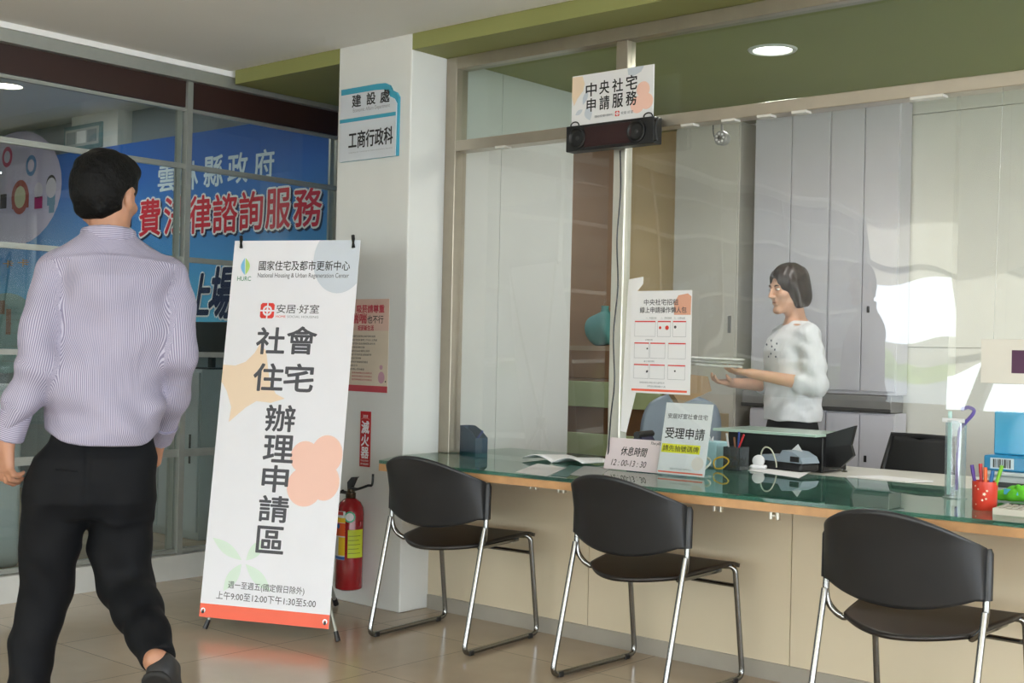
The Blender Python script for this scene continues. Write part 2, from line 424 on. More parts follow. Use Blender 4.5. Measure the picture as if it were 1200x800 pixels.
# ---- left glass wall: bays of aluminium framed glazing on a curb
struct('wall_left', MB().box((-5.70, -2.6, 0), (-5.585, 5.3, 0.125)), mat('grey_curb', '#BDBDB8', 0.6, vary=0.04))
struct('trim_left', MB().box((-5.70, -2.6, 2.585), (-5.585, 5.3, 2.645)), ALU)
bays = [-2.44, -1.385, -0.335, 0.715, 1.765, 2.815, 3.885, 4.93]
for i in range(7):
    y0, y1 = bays[i], bays[i + 1]
    wn = bpy.data.objects.new('window_%d' % (i + 1), None); C.objects.link(wn); wn.location = (-5.64, (y0 + y1) / 2, 0); wn['kind'] = 'structure'
    Y0, Y1 = y0 - wn.location.y, y1 - wn.location.y
    f = MB()
    f.box((-0.02, Y0 - 0.016, 0.125), (0.024, Y0 + 0.016, 2.585))
    if i == 6: f.box((-0.02, Y1 - 0.016, 0.125), (0.024, Y1 + 0.016, 2.585))
    for z0, z1 in ((0.125, 0.155), (0.625, 0.672), (1.145, 1.18), (1.64, 1.675), (2.125, 2.16), (2.425, 2.45)):
        f.box((-0.014, Y0 + 0.016, z0 + 0.004), (0.012, Y1 - 0.016, z1 - 0.004)); f.box((0.012, Y0 + 0.016, (z0 + z1) / 2 - 0.003), (0.017, Y1 - 0.016, (z0 + z1) / 2 + 0.003))
    f.box((-0.02, Y1 - 0.060, 0.15), (-0.002, Y1 - 0.030, 2.43))
    f.build('window_frame', ALU, wn)
    MB().box((-0.006, Y0 + 0.02, 0.15), (0.0, Y1 - 0.02, 2.43)).build('pane', GLASS, wn)
    MB().box((-0.02, Y0 + 0.022, 2.45), (0.012, Y1 - 0.022, 2.586)).build('header_board', BROWN, wn)

# ---- the room behind the left glass wall
GREYW = mat('grey_blue_wall', '#9AA2A6', 0.7, vary=0.03)
struct('wall_far_left', MB().box((-11, 5.30, 0), (-4.75, 5.45, 3.1)), GREYW)
struct('wall_end_left', MB().box((-11.1, -2.6, 0), (-11, 5.45, 3.1)), GREYW)
struct('wall_side_left', MB().box((-11, -2.75, 0), (-5.585, -2.6, 3.1)), GREYW)
struct('ceiling_left', MB().box((-11.1, -2.75, 2.95), (-5.74, 5.45, 3.1)), CEIL)
struct('column_left', MB().box((-9.05, 5.18, 0), (-8.40, 5.30, 2.95)), WHITE)

# ---- office behind the counter
struct('wall_back', MB().box((-6.2, 6.62, 0), (6, 6.75, 2.62)), mat('office_white_wall', '#D9D8D2', 0.6, vary=0.02))
struct('wall_back_wood', MB().box((-4.80, 6.58, 0), (-4.255, 6.62, 2.62)), mat('ochre_wood_panel', '#E3C48F', 0.5, vary=0.06, scale=3))
struct('wall_back_brown', MB().box((-6.2, 6.575, 0), (-4.80, 6.62, 2.62)), mat('brown_wood_panel', '#A98361', 0.5, vary=0.08, scale=3))
struct('wall_office_left', MB().box((-6.3, 5.45, 0), (-6.2, 6.75, 2.62)), mat('office_brown_wall', '#80644A', 0.6, vary=0.05))
struct('wall_office_right', MB().box((5.9, 4.42, 0), (6, 6.75, 2.62)), WHITE)
pm = MB()
pm.box((-2.925, 6.48, 0), (1.5, 6.60, 1.285)); pm.box((-2.925, 6.48, 1.289), (1.5, 6.60, 2.52)); pm.box((-2.925, 6.48, 2.524), (1.5, 6.60, 2.61))
struct('wall_partition', pm, mat('white_partition', '#D6D6CE', 0.55, vary=0.02))

# ---- counter window: metal frame, transom glass
wn = bpy.data.objects.new('window_8', None); C.objects.link(wn); wn.location = (-4.2, 4.38, 0); wn['kind'] = 'structure'
f = MB()
f.box((-0.006, -0.04, 0.73), (0.062, 0.04, 2.602), 0.003)
f.box((0.062, -0.04, 2.545), (8, 0.04, 2.602), 0.003)
f.build('window_frame', TANM, wn)
MB().box((0.062, -0.04, 2.155), (8, 0.04, 2.205), 0.003).build('transom_rail', mat('champagne_rail', '#B3AA9B', 0.3, 0.75, vary=0.04, scale=10), wn)
MB().box((0.965, -0.008, 0.73), (1.03, 0.045, 2.155), 0.006).build('post', STEEL, wn)
MB().box((0.985, -0.03, 2.205), (1.045, 0.03, 2.545), 0.003).build('mullion', TANM, wn)
MB().box((3.6, -0.035, 0.73), (3.665, 0.035, 2.155), 0.006).build('post', STEEL, wn)
MB().box((3.6, -0.03, 2.205), (3.66, 0.03, 2.545), 0.003).build('mullion', TANM, wn)
for a, b in ((0.06, 0.985), (1.045, 3.6), (3.66, 8)):
    MB().box((a, -0.004, 2.20), (b, 0.004, 2.55)).build('pane', GLASS, wn)
mb = MB()
for x in (0.32, 0.8, 1.33, 1.52, 1.68, 1.83, 2.3, 2.36): mb.box((x, -0.046, 2.146), (x + 0.06, 0.0, 2.1555))
mb.build('tape_strip', mat('glossy_tape', '#D8D6CF', 0.2, vary=0.02), wn)

# ---- clear film curtains hanging below the transom rail
FILM = sheet_mat('clear_film', '#F5F6F5', 1.5, 0.015, 1.9, haze=0.03, hazecol='#FFFFFF')
def film(name, x0, x1, z0, waves, label, lean=0.0):
    o = MB()
    def fn(u, v):
        x = x0 + (x1 - x0) * u; z = z0 + (2.15 - z0) * v
        hang = 1 - v ** 3
        y = sum(a * math.sin(kx * x + kz * z + p) for a, kx, kz, p in waves) * hang
        return Vector((x, 4.385 + y - lean * (1 - v), z))
    o.grid(fn, 90, 90)
    return tag(o.build(name, FILM), label, 'plastic film', 'clear film curtains over the counter')
film('film_curtain', -4.13, -3.265, 0.74, [(0.0008, 4, 2, 0), (0.0004, 9, -4, 1)], 'clear film left of the steel post, over the white inner wall')
film('film_curtain', -3.165, -1.735, 1.065, [(0.0034, 2.4, 1.2, 0.9), (0.0013, 6.5, -2.5, 2.0), (0.0003, 21, 6, 1.0)], 'wide rippling clear film right of the steel post, in front of the person in white')
film('film_curtain', -1.75, -0.64, 1.05, [(0.0050, 4.0, 1.5, 0.2), (0.0016, 11, -3.0, 1.0)], 'clear film at the right edge behind the hanging cream card', 0.045)

# ---- lamps in the ceilings
def downlight(x, y, z, label, watts, r=0.085, grp='added unseen ceiling downlights'):
    t = thing('downlight', label, 'ceiling light', (x, y, z), 0, grp)
    prof = [(r, -0.002), (r + 0.004, -0.008), (r + 0.02, -0.008), (r + 0.026, -0.001)]
    MB().lathe(prof, 40, caps=False).build('trim_ring', mat('white_enamel', '#E8E8E8', 0.4, vary=0), t)
    MB().lathe([(r, -0.003), (0.001, -0.0035)], 40, caps=True).build('diffuser', mat('lamp_diffuser', '#FFFFFF', 0.6, vary=0, emit='#FFF6E8', estr=9.0), t)
    L = bpy.data.lights.new('lamp', 'AREA'); L.shape = 'DISK'; L.size = r * 2; L.energy = watts; L.color = (1, 0.97, 0.93)
    lo = bpy.data.objects.new('lamp', L); C.objects.link(lo); lo.location = (0, 0, -0.012); lo.parent = t
    return t
downlight(-2.868, 5.06, 2.602, 'round glowing downlight in the green ceiling behind the transom', LAMP_W, grp=None)
for x, y in ((-1.2, 5.06), (0.6, 5.06), (2.4, 5.06)):  # extra lamps added out of frame to fill the office with light
    downlight(x, y, 2.602, 'added office fill downlight, unseen, right of the visible one and out of frame', LAMP_W)
_dl = at_z(8, 100, 2.95)
for x, y in ((_dl.x, _dl.y), (-7.2, 3.6), (-7.2, 1.2)):
    downlight(x, y, 2.95, 'round downlight in the ceiling behind the left glass wall', LAMP_W * 0.8, 0.1, 'downlights behind the left glass wall')

# ---- outside, seen only in reflections: porch roof, hedge, pale building
def canopy_mat():
    m = bpy.data.materials.new('translucent_canopy'); m.use_nodes = True; n = m.node_tree; n.nodes.clear()
    o = n.nodes.new('ShaderNodeOutputMaterial'); a = n.nodes.new('ShaderNodeBsdfTranslucent'); a.inputs[0].default_value = (*lin('#E6D8BF'), 1); d = n.nodes.new('ShaderNodeBsdfDiffuse'); d.inputs[0].default_value = (*lin('#E6DCC8'), 1)
    x = n.nodes.new('ShaderNodeMixShader'); x.inputs[0].default_value = 0.35; n.links.new(a.outputs[0], x.inputs[1]); n.links.new(d.outputs[0], x.inputs[2]); n.links.new(x.outputs[0], o.inputs[0]); return m
cmb = MB(); cmb.grid(lambda u, v: Vector((-14 + 26 * u, -16 + 12 * v, 2.85 + 0.12 * math.sin(math.pi * v))), 26, 8)
struct('porch_canopy', cmb, canopy_mat())
rmb = MB()
for i in range(7): rmb.box((-13 + i * 4, -15.9, 2.74), (-12.9 + i * 4, -4.1, 2.84))
struct('porch_ribs', rmb, mat('dark_steel', '#3A3A3C', 0.5, 0.5))
pmb = MB()
for x in (-9, -3.5, 2, 7.5): pmb.box((x - 0.25, -15.6, -0.2), (x + 0.25, -15.1, 2.84))
struct('porch_columns', pmb, mat('beige_soffit'))
struct('facade', MB().box((-40, -62, -0.2), (40, -61, 1.9)), mat('pale_facade', '#C9C2B2', 0.8, vary=0.15, scale=0.5))
hm = MB()
hm.grid(lambda u, v: Vector((-35 + 70 * u, -44 + 0.5 * math.sin(40 * u) - 1.2 * v, -0.2 + (1.1 + 0.35 * math.sin(60 * u) + 0.2 * math.sin(150 * u)) * v)), 120, 8)
struct('hedge', hm, mat('hedge_green', '#8FA05A', 0.8, vary=0.35, scale=1.5))

# ================================================================ COUNTER, CHAIRS, BANNER, WALL SIGNS
COUNTER_Z = 0.73
ct = thing('service_counter', 'long counter with green glass top over a beech wood edge', 'counter', (0, 0, 0))
poly = [(-4.06, 3.822), (6, 4.27 - 0.0), (6, 4.86), (-4.195, 4.86), (-4.195, 4.12)]
poly = [(-4.06, 3.822), (-1.3, 3.957), (6, 3.99), (6, 4.86), (-4.198, 4.86), (-4.198, 4.09)]
MB().prism(poly, 0.684, 0.714).build('wooden_top', WOOD, ct)
_gt = sheet_mat('green_counter_glass', '#CFE9E0', 1.52, 0.01, 1.2, haze=0.2, hazecol='#62A596', bump=0.02)
MB().prism(poly, 0.7165, 0.73).build('glass_top', _gt, ct)
MB().prism([(-4.05, 3.84), (-1.3, 3.972), (5.9, 4.0), (5.9, 4.85), (-4.19, 4.85), (-4.19, 4.10)], 0.714, 0.7155).build('backing_or_glare_sheet', mat('pale_green_sheet', '#9DBDB0', 0.5, vary=0.03, scale=3), ct)
for u, v in ((838, 589), (905, 598), (622, 564), (655, 568)):
    p = at_z(u, v, 0.684); mb = MB()
    mb.box((p.x - 0.020, p.y + 0.005, 0.678), (p.x + 0.020, p.y + 0.05, 0.684), 0.002)
    for s in (-1, 1): mb.box((p.x + s * 0.013 - 0.006, p.y + 0.01, 0.650), (p.x + s * 0.013 + 0.006, p.y + 0.03, 0.679), 0.003)
    mb.box((p.x - 0.014, p.y + 0.014, 0.660), (p.x + 0.014, p.y + 0.026, 0.668), 0.002)
    mb.build('bracket', STEEL, ct)

# ---- stacking chairs
SHELL = mat('black_chair_shell', '#202225', 0.42, vary=0.12, scale=6, bump=0.03)
SEATM = mat('black_brown_seat', '#1E1A18', 0.40, vary=0.12, scale=6, bump=0.03)
def make_chair(label):
    t = thing('stacking_chair', label, 'chair', (0, 0, 0), 0, 'black stacking chairs at the counter')
    hw = 0.252
    for s in (-1, 1):
        leg = fillet([(s * hw, 0.052, 0.50), (s * hw, -0.068, 0.0115), (s * hw, 0.445, 0.0115), (s * (hw - 0.004), 0.385, 0.435), (s * (hw - 0.06), 0.365, 0.432)], 0.04)
        MB().tube(leg, 0.0105, 12).build('leg_frame', CHROME, t)
        S_ = bez([(s * hw, 0.066, 0.672), (s * hw, 0.064, 0.55), (s * hw, 0.061, 0.49), (s * (hw - 0.010), 0.066, 0.45), (s * (hw - 0.040), 0.078, 0.418), (s * (hw - 0.055), 0.12, 0.412), (s * (hw - 0.055), 0.36, 0.418)], 8)
        MB().tube(S_, 0.0105, 12).build('back_upright', CHROME, t)
        for y in (-0.025, 0.385):
            MB().box((s * hw - 0.013, y - 0.014, 0.0), (s * hw + 0.013, y + 0.014, 0.020), 0.004).build('glide', BLACKP, t)
        MB().tube([(s * (hw + 0.001), 0.064, 0.535), (s * (hw + 0.001), 0.064, 0.55), (s * (hw + 0.001), 0.066, 0.668), (s * (hw - 0.001), 0.066, 0.681)], [0.0165, 0.0165, 0.0165, 0.012], 14).build('sleeve', SHELL, t)
    MB().tube([(-hw + 0.003, 0.398, 0.360), (hw - 0.003, 0.398, 0.360)], 0.008, 8).build('cross_bar', CHROME, t)
    def seat(u, v):
        a = 2 * u - 1; b = v
        ww = 0.205 + 0.035 * min(1, b * 1.6)
        yb = -0.035 + 0.125 * abs(a) ** 1.8
        y = yb + (0.43 - yb) * b
        z = 0.415 + 0.016 * abs(a) ** 2 * (1 - b) + 0.03 * b ** 0.8 - 0.11 * max(0, b - 0.88) - 0.012 * (1 - b) ** 3
        return Vector((a * ww, y, z))
    MB().grid(seat, 28, 28).build('seat', SEATM, t, solid=0.014, off=0)
    def back(u, v):
        a = 2 * u - 1; k = abs(a)
        zb = 0.533 - 0.044 * max(0, 1 - (k / 0.9) ** 2) ** 0.9
        zt = 0.686 + 0.096 * max(0, 1 - k ** 2.1) ** 0.86
        z = zb + (zt - zb) * v
        rec = z - 0.535
        y = 0.052 - 0.085 * (1 - k ** 2.2) - 0.32 * rec * max(0.0, (1 - k ** 8)) - 0.5 * max(0, rec - 0.16) ** 1.5 * (1 - k ** 8)
        x = a * hw
        return Vector((x, y, z))
    MB().grid(back, 44, 22).build('backrest', SHELL, t, solid=0.011, off=0)
    return t
def copy_tree(o, parent=None):
    c = o.copy(); C.objects.link(c)
    if parent: c.parent = parent
    for ch in o.children: copy_tree(ch, c)
    return c
ch0 = make_chair('black chrome stacking chair nearest the pillar and fire extinguisher'); ch0.location = (-3.685, 3.755, 0); ch0.rotation_euler.z = R(5.0)
c1 = copy_tree(ch0); c1.location = (-2.72, 3.768, 0); c1.rotation_euler.z = R(-1.5); c1['label'] = 'middle black stacking chair, in front of the rest-time card'
c2 = copy_tree(ch0); c2.location = (-1.60, 3.605, 0); c2.rotation_euler.z = R(-1); c2['label'] = 'closest black stacking chair at right, cut off by the picture edge'

# ---- X-banner
BW, BH = 0.61, 1.64
p_bl, p_br, p_tl = Vector((-4.545, 3.25, 0.056)), Vector((-3.985, 3.487, 0.056)), Vector((-4.640, 3.452, 1.689))
bx = (p_br - p_bl).normalized(); by = (p_tl - p_bl); by = (by - bx * by.dot(bx)).normalized()
BM = frame(p_bl, bx, by)
bn = thing('banner_stand', 'tall white standing banner with grey lettering and a red foot band', 'banner', (0, 0, 0))
bn.matrix_world = BM
def bsheet(u, v): return Vector((u * BW, v * BH, -0.012 * math.sin(math.pi * v) * (0.4 + 0.6 * math.sin(math.pi * u)) * 0.3))
sh = MB().box((0, 0, -0.0016), (BW, BH, 0)).build('printed_sheet', mat('banner_vinyl', '#ECEDF3', 0.5, vary=0.01), bn)
CORAL = mat('coral_ink', '#F0694F', 0.55, vary=0.02); PEACH = mat('peach_ink', '#F3C7B6', 0.55, vary=0.01); SAND = mat('sand_ink', '#EED7BC', 0.55, vary=0.01)
MINT = mat('mint_ink', '#D9EBDD', 0.55, vary=0.01); HAZE = mat('blue_grey_ink', '#CBD3DD', 0.55, vary=0.01)
patch('red_band', rect(0, 0, BW, 0.057), CORAL, sh, 0.0005)
cpts = [(0.61, 1.64)] + [(0.395, 1.64)] + [q for q in disc(0.52, 1.555, 0.125, 0.148, 40, 145, 320)] + [(0.61, 1.46)]
patch('round_shape', [p for p in cpts if p[0] <= 0.611], HAZE, sh, 0.0004)
patch('star_shape', [(0, 1.085), (0.06, 1.082), (0.11, 1.10), (0.15, 1.14), (0.172, 1.18), (0.205, 1.15), (0.235, 1.02), (0.27, 0.965), (0.315, 0.945), (0.25, 0.925), (0.18, 0.93), (0.13, 0.90), (0.055, 0.835), (0.06, 0.90), (0.03, 0.97), (0, 1.01)], SAND, sh, 0.0004)
patches('clover_shape', [disc(0.435, 0.70, 0.068, 0.068), disc(0.535, 0.715, 0.074, 0.082), disc(0.445, 0.575, 0.083, 0.083), disc(0.535, 0.60, 0.07, 0.078), rect(0.42, 0.58, 0.56, 0.72)], PEACH, sh, 0.0004)
def leaf(cx, cy, tx, ty, wd, n=10):
    d = Vector((tx - cx, ty - cy)); nn = Vector((-d.y, d.x)).normalized(); o = []
    for i in range(n + 1): o.append((cx + d.x * i / n + nn.x * wd * math.sin(math.pi * i / n), cy + d.y * i / n + nn.y * wd * math.sin(math.pi * i / n)))
    for i in range(n - 1, 0, -1): o.append((cx + d.x * i / n - nn.x * wd * math.sin(math.pi * i / n), cy + d.y * i / n - nn.y * wd * math.sin(math.pi * i / n)))
    return o
patches('leaf_shapes', [leaf(0.18, 0.25, 0.03, 0.335, 0.024), leaf(0.20, 0.25, 0.285, 0.345, 0.026), leaf(0.18, 0.235, 0.105, 0.115, 0.026), leaf(0.20, 0.235, 0.33, 0.13, 0.026)], MINT, sh, 0.0004)
# agency mark: leaf of two halves, initials
patch('leaf_mark', leaf(0.066, 1.485, 0.058, 1.562, 0.02)[:11], mat('sky_blue_ink', '#7FC0E8', 0.6, vary=0), sh, 0.0007)
patch('leaf_mark', leaf(0.068, 1.485, 0.062, 1.562, 0.022)[10:] + [(0.068, 1.485)], mat('lime_ink', '#B5D678', 0.6, vary=0), sh, 0.0007)
text('lettering', 'HURC', mat('green_ink', '#4D8C6B', 0.6, vary=0), sh, (0.030, 1.459, 0.098, 1.479), 0.0008, 0.01)
text('lettering', '國家住宅及都市更新中心', INK, sh, (0.132, 1.506, 0.571, 1.549), 0.0008, 0.008)
text('lettering', 'National Housing & Urban Regeneration Center', GREYINK, sh, (0.13, 1.468, 0.57, 1.495), 0.0008)
def home_mark(cx, cy, s, parent, M=None, z=0.0007):
    k = s * 0.5; q = []
    for sx in (-1, 1):
        for sy in (-1, 1):
            q.append([(cx + sx * (0.10 * k + px * k * 0.9), cy + sy * (0.10 * k + py * k * 0.9)) for px, py in ((0.0, 0.62), (0.0, 1.0), (0.75, 1.0), (1.0, 0.75), (1.0, 0.0), (0.62, 0.0), (0.55, 0.30), (0.30, 0.55))])
            q.append([(cx + sx * (0.10 * k + px * k * 0.9), cy + sy * (0.10 * k + py * k * 0.9)) for px, py in ((0.0, 0.38), (0.05, 0.05), (0.38, 0.0), (0.22, 0.22))])
    return patches('square_mark', q, REDINK, parent, z, M)
home_mark(0.193, 1.327, 0.068, sh)
text('lettering', '安居·好室', GREYINK, sh, (0.238, 1.317, 0.442, 1.356), 0.0008, 0.006)
text('lettering', 'HOME', REDINK, sh, (0.238, 1.297, 0.284, 1.307), 0.0008)
text('lettering', 'SOCIAL HOUSING', mat('grey_ink', '#8C8E94', 0.6, vary=0), sh, (0.292, 1.297, 0.442, 1.307), 0.0008)
for chs, bx_ in (('社', (0.155, 1.137, 0.290, 1.252)), ('會', (0.302, 1.140, 0.442, 1.258)), ('住', (0.157, 0.977, 0.298, 1.094)), ('宅', (0.304, 0.978, 0.443, 1.096)),
                 ('辦', (0.234, 0.804, 0.372, 0.916)), ('理', (0.237, 0.673, 0.377, 0.786)), ('申', (0.243, 0.546, 0.365, 0.657)), ('請', (0.240, 0.420, 0.378, 0.528)), ('區', (0.243, 0.289, 0.370, 0.399))):
    text('lettering', chs, GREYINK, sh, bx_, 0.0009, 0.022)
text('lettering', '週一至週五(國定假日除外)', GREYINK, sh, (0.126, 0.124, 0.486, 0.160), 0.0008, 0.004)
text('lettering', '上午9:00至12:00下午1:30至5:00', GREYINK, sh, (0.074, 0.080, 0.543, 0.114), 0.0008, 0.004)
for x in (0.018, BW - 0.018):
    for y in (0.028,):
        MB().lathe([(0.006, 0.0), (0.011, 0.0), (0.011, 0.002), (0.006, 0.002)], 16, Matrix.Translation((x, y, 0.0006)), caps=False).build('eyelet', CHROME, bn)
        MB().tube([(x, y, 0.004), (x, y - 0.012, 0.003)], 0.005, 8).build('hook', BLACKP, bn)
for x, s in ((0.03, -1), (BW - 0.035, 1)):
    MB().tube([(x - 0.004, BH + 0.022, -0.004), (x, BH + 0.004, -0.002), (x + 0.004, BH - 0.012, 0.004), (x + 0.008, BH - 0.034, 0.006)], [0.008, 0.0085, 0.005, 0.008], 8).build('hook', BLACKP, bn)
# stand: crossing poles, front feet and one rear foot
Bi = BM.inverted()
hub = Vector((BW / 2, 0.80, -0.05))
for x, s in ((0.03, -1), (BW - 0.035, 1)):
    MB().tube([hub, Vector((x, BH - 0.0, -0.012))], [0.008, 0.005], 8).build('pole', ALU, bn)
for wp in (Vector((-4.522, 3.268, 0.012)), Vector((-3.958, 3.518, 0.012))):
    q = Bi @ wp
    MB().tube([hub, hub.lerp(q, 0.5) + Vector((0, 0, -0.01)), q], [0.009, 0.009, 0.007], 8).build('pole', ALU, bn)
    d = (q - hub).normalized()
    MB().tube([q - d * 0.035, q + d * 0.006], [0.010, 0.011], 10).build('foot', BLACKP, bn)
rf = Bi @ Vector((-4.52, 4.00, 0.012)); MB().tube([hub, rf], 0.009, 8).build('pole', ALU, bn)
d = (rf - hub).normalized(); MB().tube([rf - d * 0.03, rf + d * 0.004], [0.012, 0.013], 10).build('foot', BLACKP, bn)
MB().box(hub - Vector((0.03, 0.03, 0.02)), hub + Vector((0.03, 0.03, 0.015)), 0.008).build('hub', BLACKP, bn)

# ---- department sign on the pillar
TEAL = mat('teal_paint', '#3F9BB5', 0.4, vary=0.02)
PX, PY = -4.678, 4.1085
ds = thing('department_sign', 'white plate sign with stepped corner and teal bands high on the pillar', 'sign', (PX, PY, 2.115))
DM = frame((0, 0, 0), (1, 0, 0), (0, 0, 1))
Wd, Hd = 0.402, 0.352
stp = [(0, 0), (Wd, 0), (Wd, 0.275)] + [(Wd - 0.045 - 0.0 + 0.045 * math.cos(R(a)) * 1, 0.262 + 0.045 * math.sin(R(a))) for a in (20, 50, 80)] + [(Wd - 0.05, 0.312)] + [(Wd - 0.105 + 0.055 * math.cos(R(a)), 0.305 + 0.045 * math.sin(R(a))) for a in (15, 45, 75)] + [(Wd - 0.15, Hd), (0, Hd)]
MB().prism(stp, 0.0, 0.012, DM).build('back_plate', TEAL, ds)
fr_ = [(p[0] - (0.008 if p[0] > 0.2 else 0), p[1] - (0.03 if p[1] > 0.2 else 0)) for p in stp]
MB().prism([(0, 0)] + [(Wd - 0.010, 0.0)] + fr_[2:], 0.012, 0.017, DM).build('front_plate', mat('sign_enamel', '#CBD0D6', 0.4, vary=0.02), ds)
patch('teal_band', rect(0, 0.187, Wd - 0.011, 0.205), TEAL, ds, 0.0176, DM)
def dbox(u0, v0, u1, v1):
    a = at_y(u0, v0, PY - 0.017); b = at_y(u1, v1, PY - 0.017); return (a.x - PX, b.z - 2.115, b.x - PX, a.z - 2.115)
for chs, q in (('建', (413, 112, 423, 124.5)), ('設', (430, 109, 440, 121.5)), ('處', (446, 106, 456.5, 119))):
    text('lettering', chs, INK, ds, dbox(*q), 0.018, 0.022, DM)
text('lettering', 'Economic Affairs Department', mat('grey_ink', '#8C8E94', 0.6, vary=0), ds, dbox(414, 127.5, 457, 125.5 + 1), 0.018, 0, DM)
text('lettering', '工商行政科', INK, ds, dbox(409, 155, 460, 168), 0.018, 0.02, DM)
text('lettering', 'Industry & Commerce Administration Section', mat('grey_ink'), ds, dbox(409, 178.5, 460, 174), 0.018, 0, DM)

# ---- smoke-free notice poster on the pillar
po = thing('notice_poster', 'faded pink and cream paper poster taped on the pillar beside the banner', 'poster', (-4.585, 4.1085, 1.01))
pl = MB().prism(rect(-0.01, 0, 0.267, 0.44), 0.0, 0.0015, DM).build('paper_sheet', mat('faded_cream_paper', '#D9CBB6', 0.6, vary=0.04), po)
patch('pink_header', rect(-0.01, 0.29, 0.267, 0.44), mat('faded_pink_ink', '#D9B9AA', 0.6, vary=0.05), po, 0.0018, DM)
patch('red_footer', rect(-0.01, 0, 0.267, 0.03), mat('faded_red_ink', '#C04A55', 0.6, vary=0.03), po, 0.0018, DM)
PR = mat('rose_ink', '#B83A4A', 0.6, vary=0)
text('lettering', '吸菸請尊重', PR, po, (0.045, 0.375, 0.235, 0.412), 0.0021, 0.03, DM)
text('lettering', '喘喘', PR, po, (0.01, 0.325, 0.115, 0.372), 0.0021, 0.03, DM); text('lettering', '也不行', INK, po, (0.12, 0.325, 0.23, 0.362), 0.0021, 0.01, DM)
text('lettering', '拒菸新生活', PR, po, (0.055, 0.29, 0.165, 0.315), 0.0021, 0.03, DM)
L_ = ['公共場所全面禁止吸菸請勿違規', '違者依法處新臺幣二千元以上罰鍰', '請勿於室內及走廊吸菸亂丟菸蒂', '共同維護清新空氣', '孕婦及兒童在場禁止吸菸', '請至戶外吸菸區並熄滅菸蒂', '歡迎民眾檢舉', '免費戒菸專線服務電話', '謝謝合作', '本府關心您的健康']
for i, s_ in enumerate(L_):
    text('lettering', s_, GREYINK, po, (0.0, 0.258 - i * 0.0175, 0.012 * len(s_) + 0.01, 0.268 - i * 0.0175), 0.0021, 0.0, DM)
for i in range(3):
    text('lettering', '服務專線歡迎洽詢電話', PR, po, (0.02, 0.052 + i * 0.016, 0.16, 0.061 + i * 0.016), 0.0021, 0, DM)
patches('round_badge', [disc(0.225, 0.07, 0.022, 0.028), disc(0.222, 0.118, 0.011, 0.011)], mat('mauve_ink', '#C79AA8', 0.6, vary=0), po, 0.0021, DM)
patches('tape_corner', [disc(-0.004, 0.055, 0.004), disc(0.254, 0.052, 0.004)], INK, po, 0.0021, DM)

# ---- red extinguisher sign strip
fs = thing('extinguisher_sign', 'narrow vertical red sign with white characters above the extinguisher', 'sign', (-4.497, 4.1085, 0.655))
MB().prism(rect(0, 0, 0.072, 0.262), 0, 0.002, DM).build('plate', mat('sign_red', '#B81E24', 0.45, vary=0.02), fs)
for chs, (a, b) in (('滅', (0.158, 0.216)), ('火', (0.098, 0.152)), ('器', (0.04, 0.092))):
    text('lettering', chs, PAPER, fs, (0.010, a, 0.062, b), 0.0024, 0.03, DM)
text('lettering', '消防署', PAPER, fs, (0.018, 0.232, 0.052, 0.246), 0.0024, 0, DM)
patch('border_line', [(0.006, 0.222), (0.018, 0.228), (0.054, 0.228), (0.066, 0.222), (0.066, 0.225), (0.054, 0.231), (0.018, 0.231), (0.006, 0.225)], mat('pale_red_ink', '#E08A80', 0.5, vary=0), fs, 0.0024, DM)
text('lettering', '滅火器專用標示', PAPER, fs, (0.008, 0.024, 0.064, 0.033), 0.0024, 0, DM)
text('lettering', '請勿擋放雜物', PAPER, fs, (0.008, 0.008, 0.064, 0.018), 0.0024, 0, DM)

# ---- fire extinguisher hung on its hook
RED = mat('extinguisher_red', '#8E1118', 0.22, vary=0.05, coat=0.3)
fe = thing('fire_extinguisher', 'dark red fire extinguisher hanging on the pillar behind the banner', 'fire extinguisher', (-4.468, 4.03, 0.085))
rr = 0.064
MB().lathe([(0.001, 0.0), (0.05, 0.0), (0.062, 0.006), (rr, 0.015), (rr, 0.355), (0.060, 0.385), (0.048, 0.408), (0.03, 0.422), (0.022, 0.428), (0.001, 0.428)], 40).build('cylinder', RED, fe)
MB().lathe([(0.02, 0.425), (0.024, 0.43), (0.024, 0.452), (0.016, 0.456), (0.016, 0.47), (0.001, 0.47)], 20).build('valve', mat('dark_brass', '#4A3B2A', 0.4, 0.7), fe)
MB().box((-0.012, -0.014, 0.468), (0.012, 0.05, 0.478), 0.003, Matrix.Rotation(R(-100), 4, 'Z')).build('handle', BLACKP, fe)
MB().prism([(-0.01, 0.47), (0.012, 0.47), (0.035, 0.52), (0.045, 0.528), (0.01, 0.525), (-0.012, 0.50)], -0.009, 0.009, frame((-0.005, 0, 0.0), (1, 0.3, 0), (0, 0, 1))).build('lever', BLACKP, fe)
MB().tube(bez([(-0.015, -0.01, 0.45), (-0.05, -0.02, 0.452), (-0.075, -0.015, 0.43), (-0.078, -0.01, 0.36), (-0.072, -0.01, 0.20)], 8), 0.008, 10).build('hose', BLACKP, fe)
MB().lathe([(0.010, 0.0), (0.010, 0.002)], 20, frame((-0.035, -0.02, 0.455), (0, 1, 0), (0, 0, 1))).build('gauge', CHROME, fe)
MB().tube(bez([(0.0, 0.0, 0.46), (0.045, 0.02, 0.475), (0.062, 0.05, 0.487), (0.064, 0.075, 0.49), (0.066, 0.078, 0.54)], 6), 0.006, 8).build('hook', BLACKP, fe)
MB().tube(disc(0, 0, 0.012) and [(0.026 + 0.016 * math.cos(R(a)), -0.012, 0.47 + 0.016 * math.sin(R(a))) for a in range(0, 360, 20)], 0.0015, 6, closed=True).build('pin_ring', CHROME, fe)
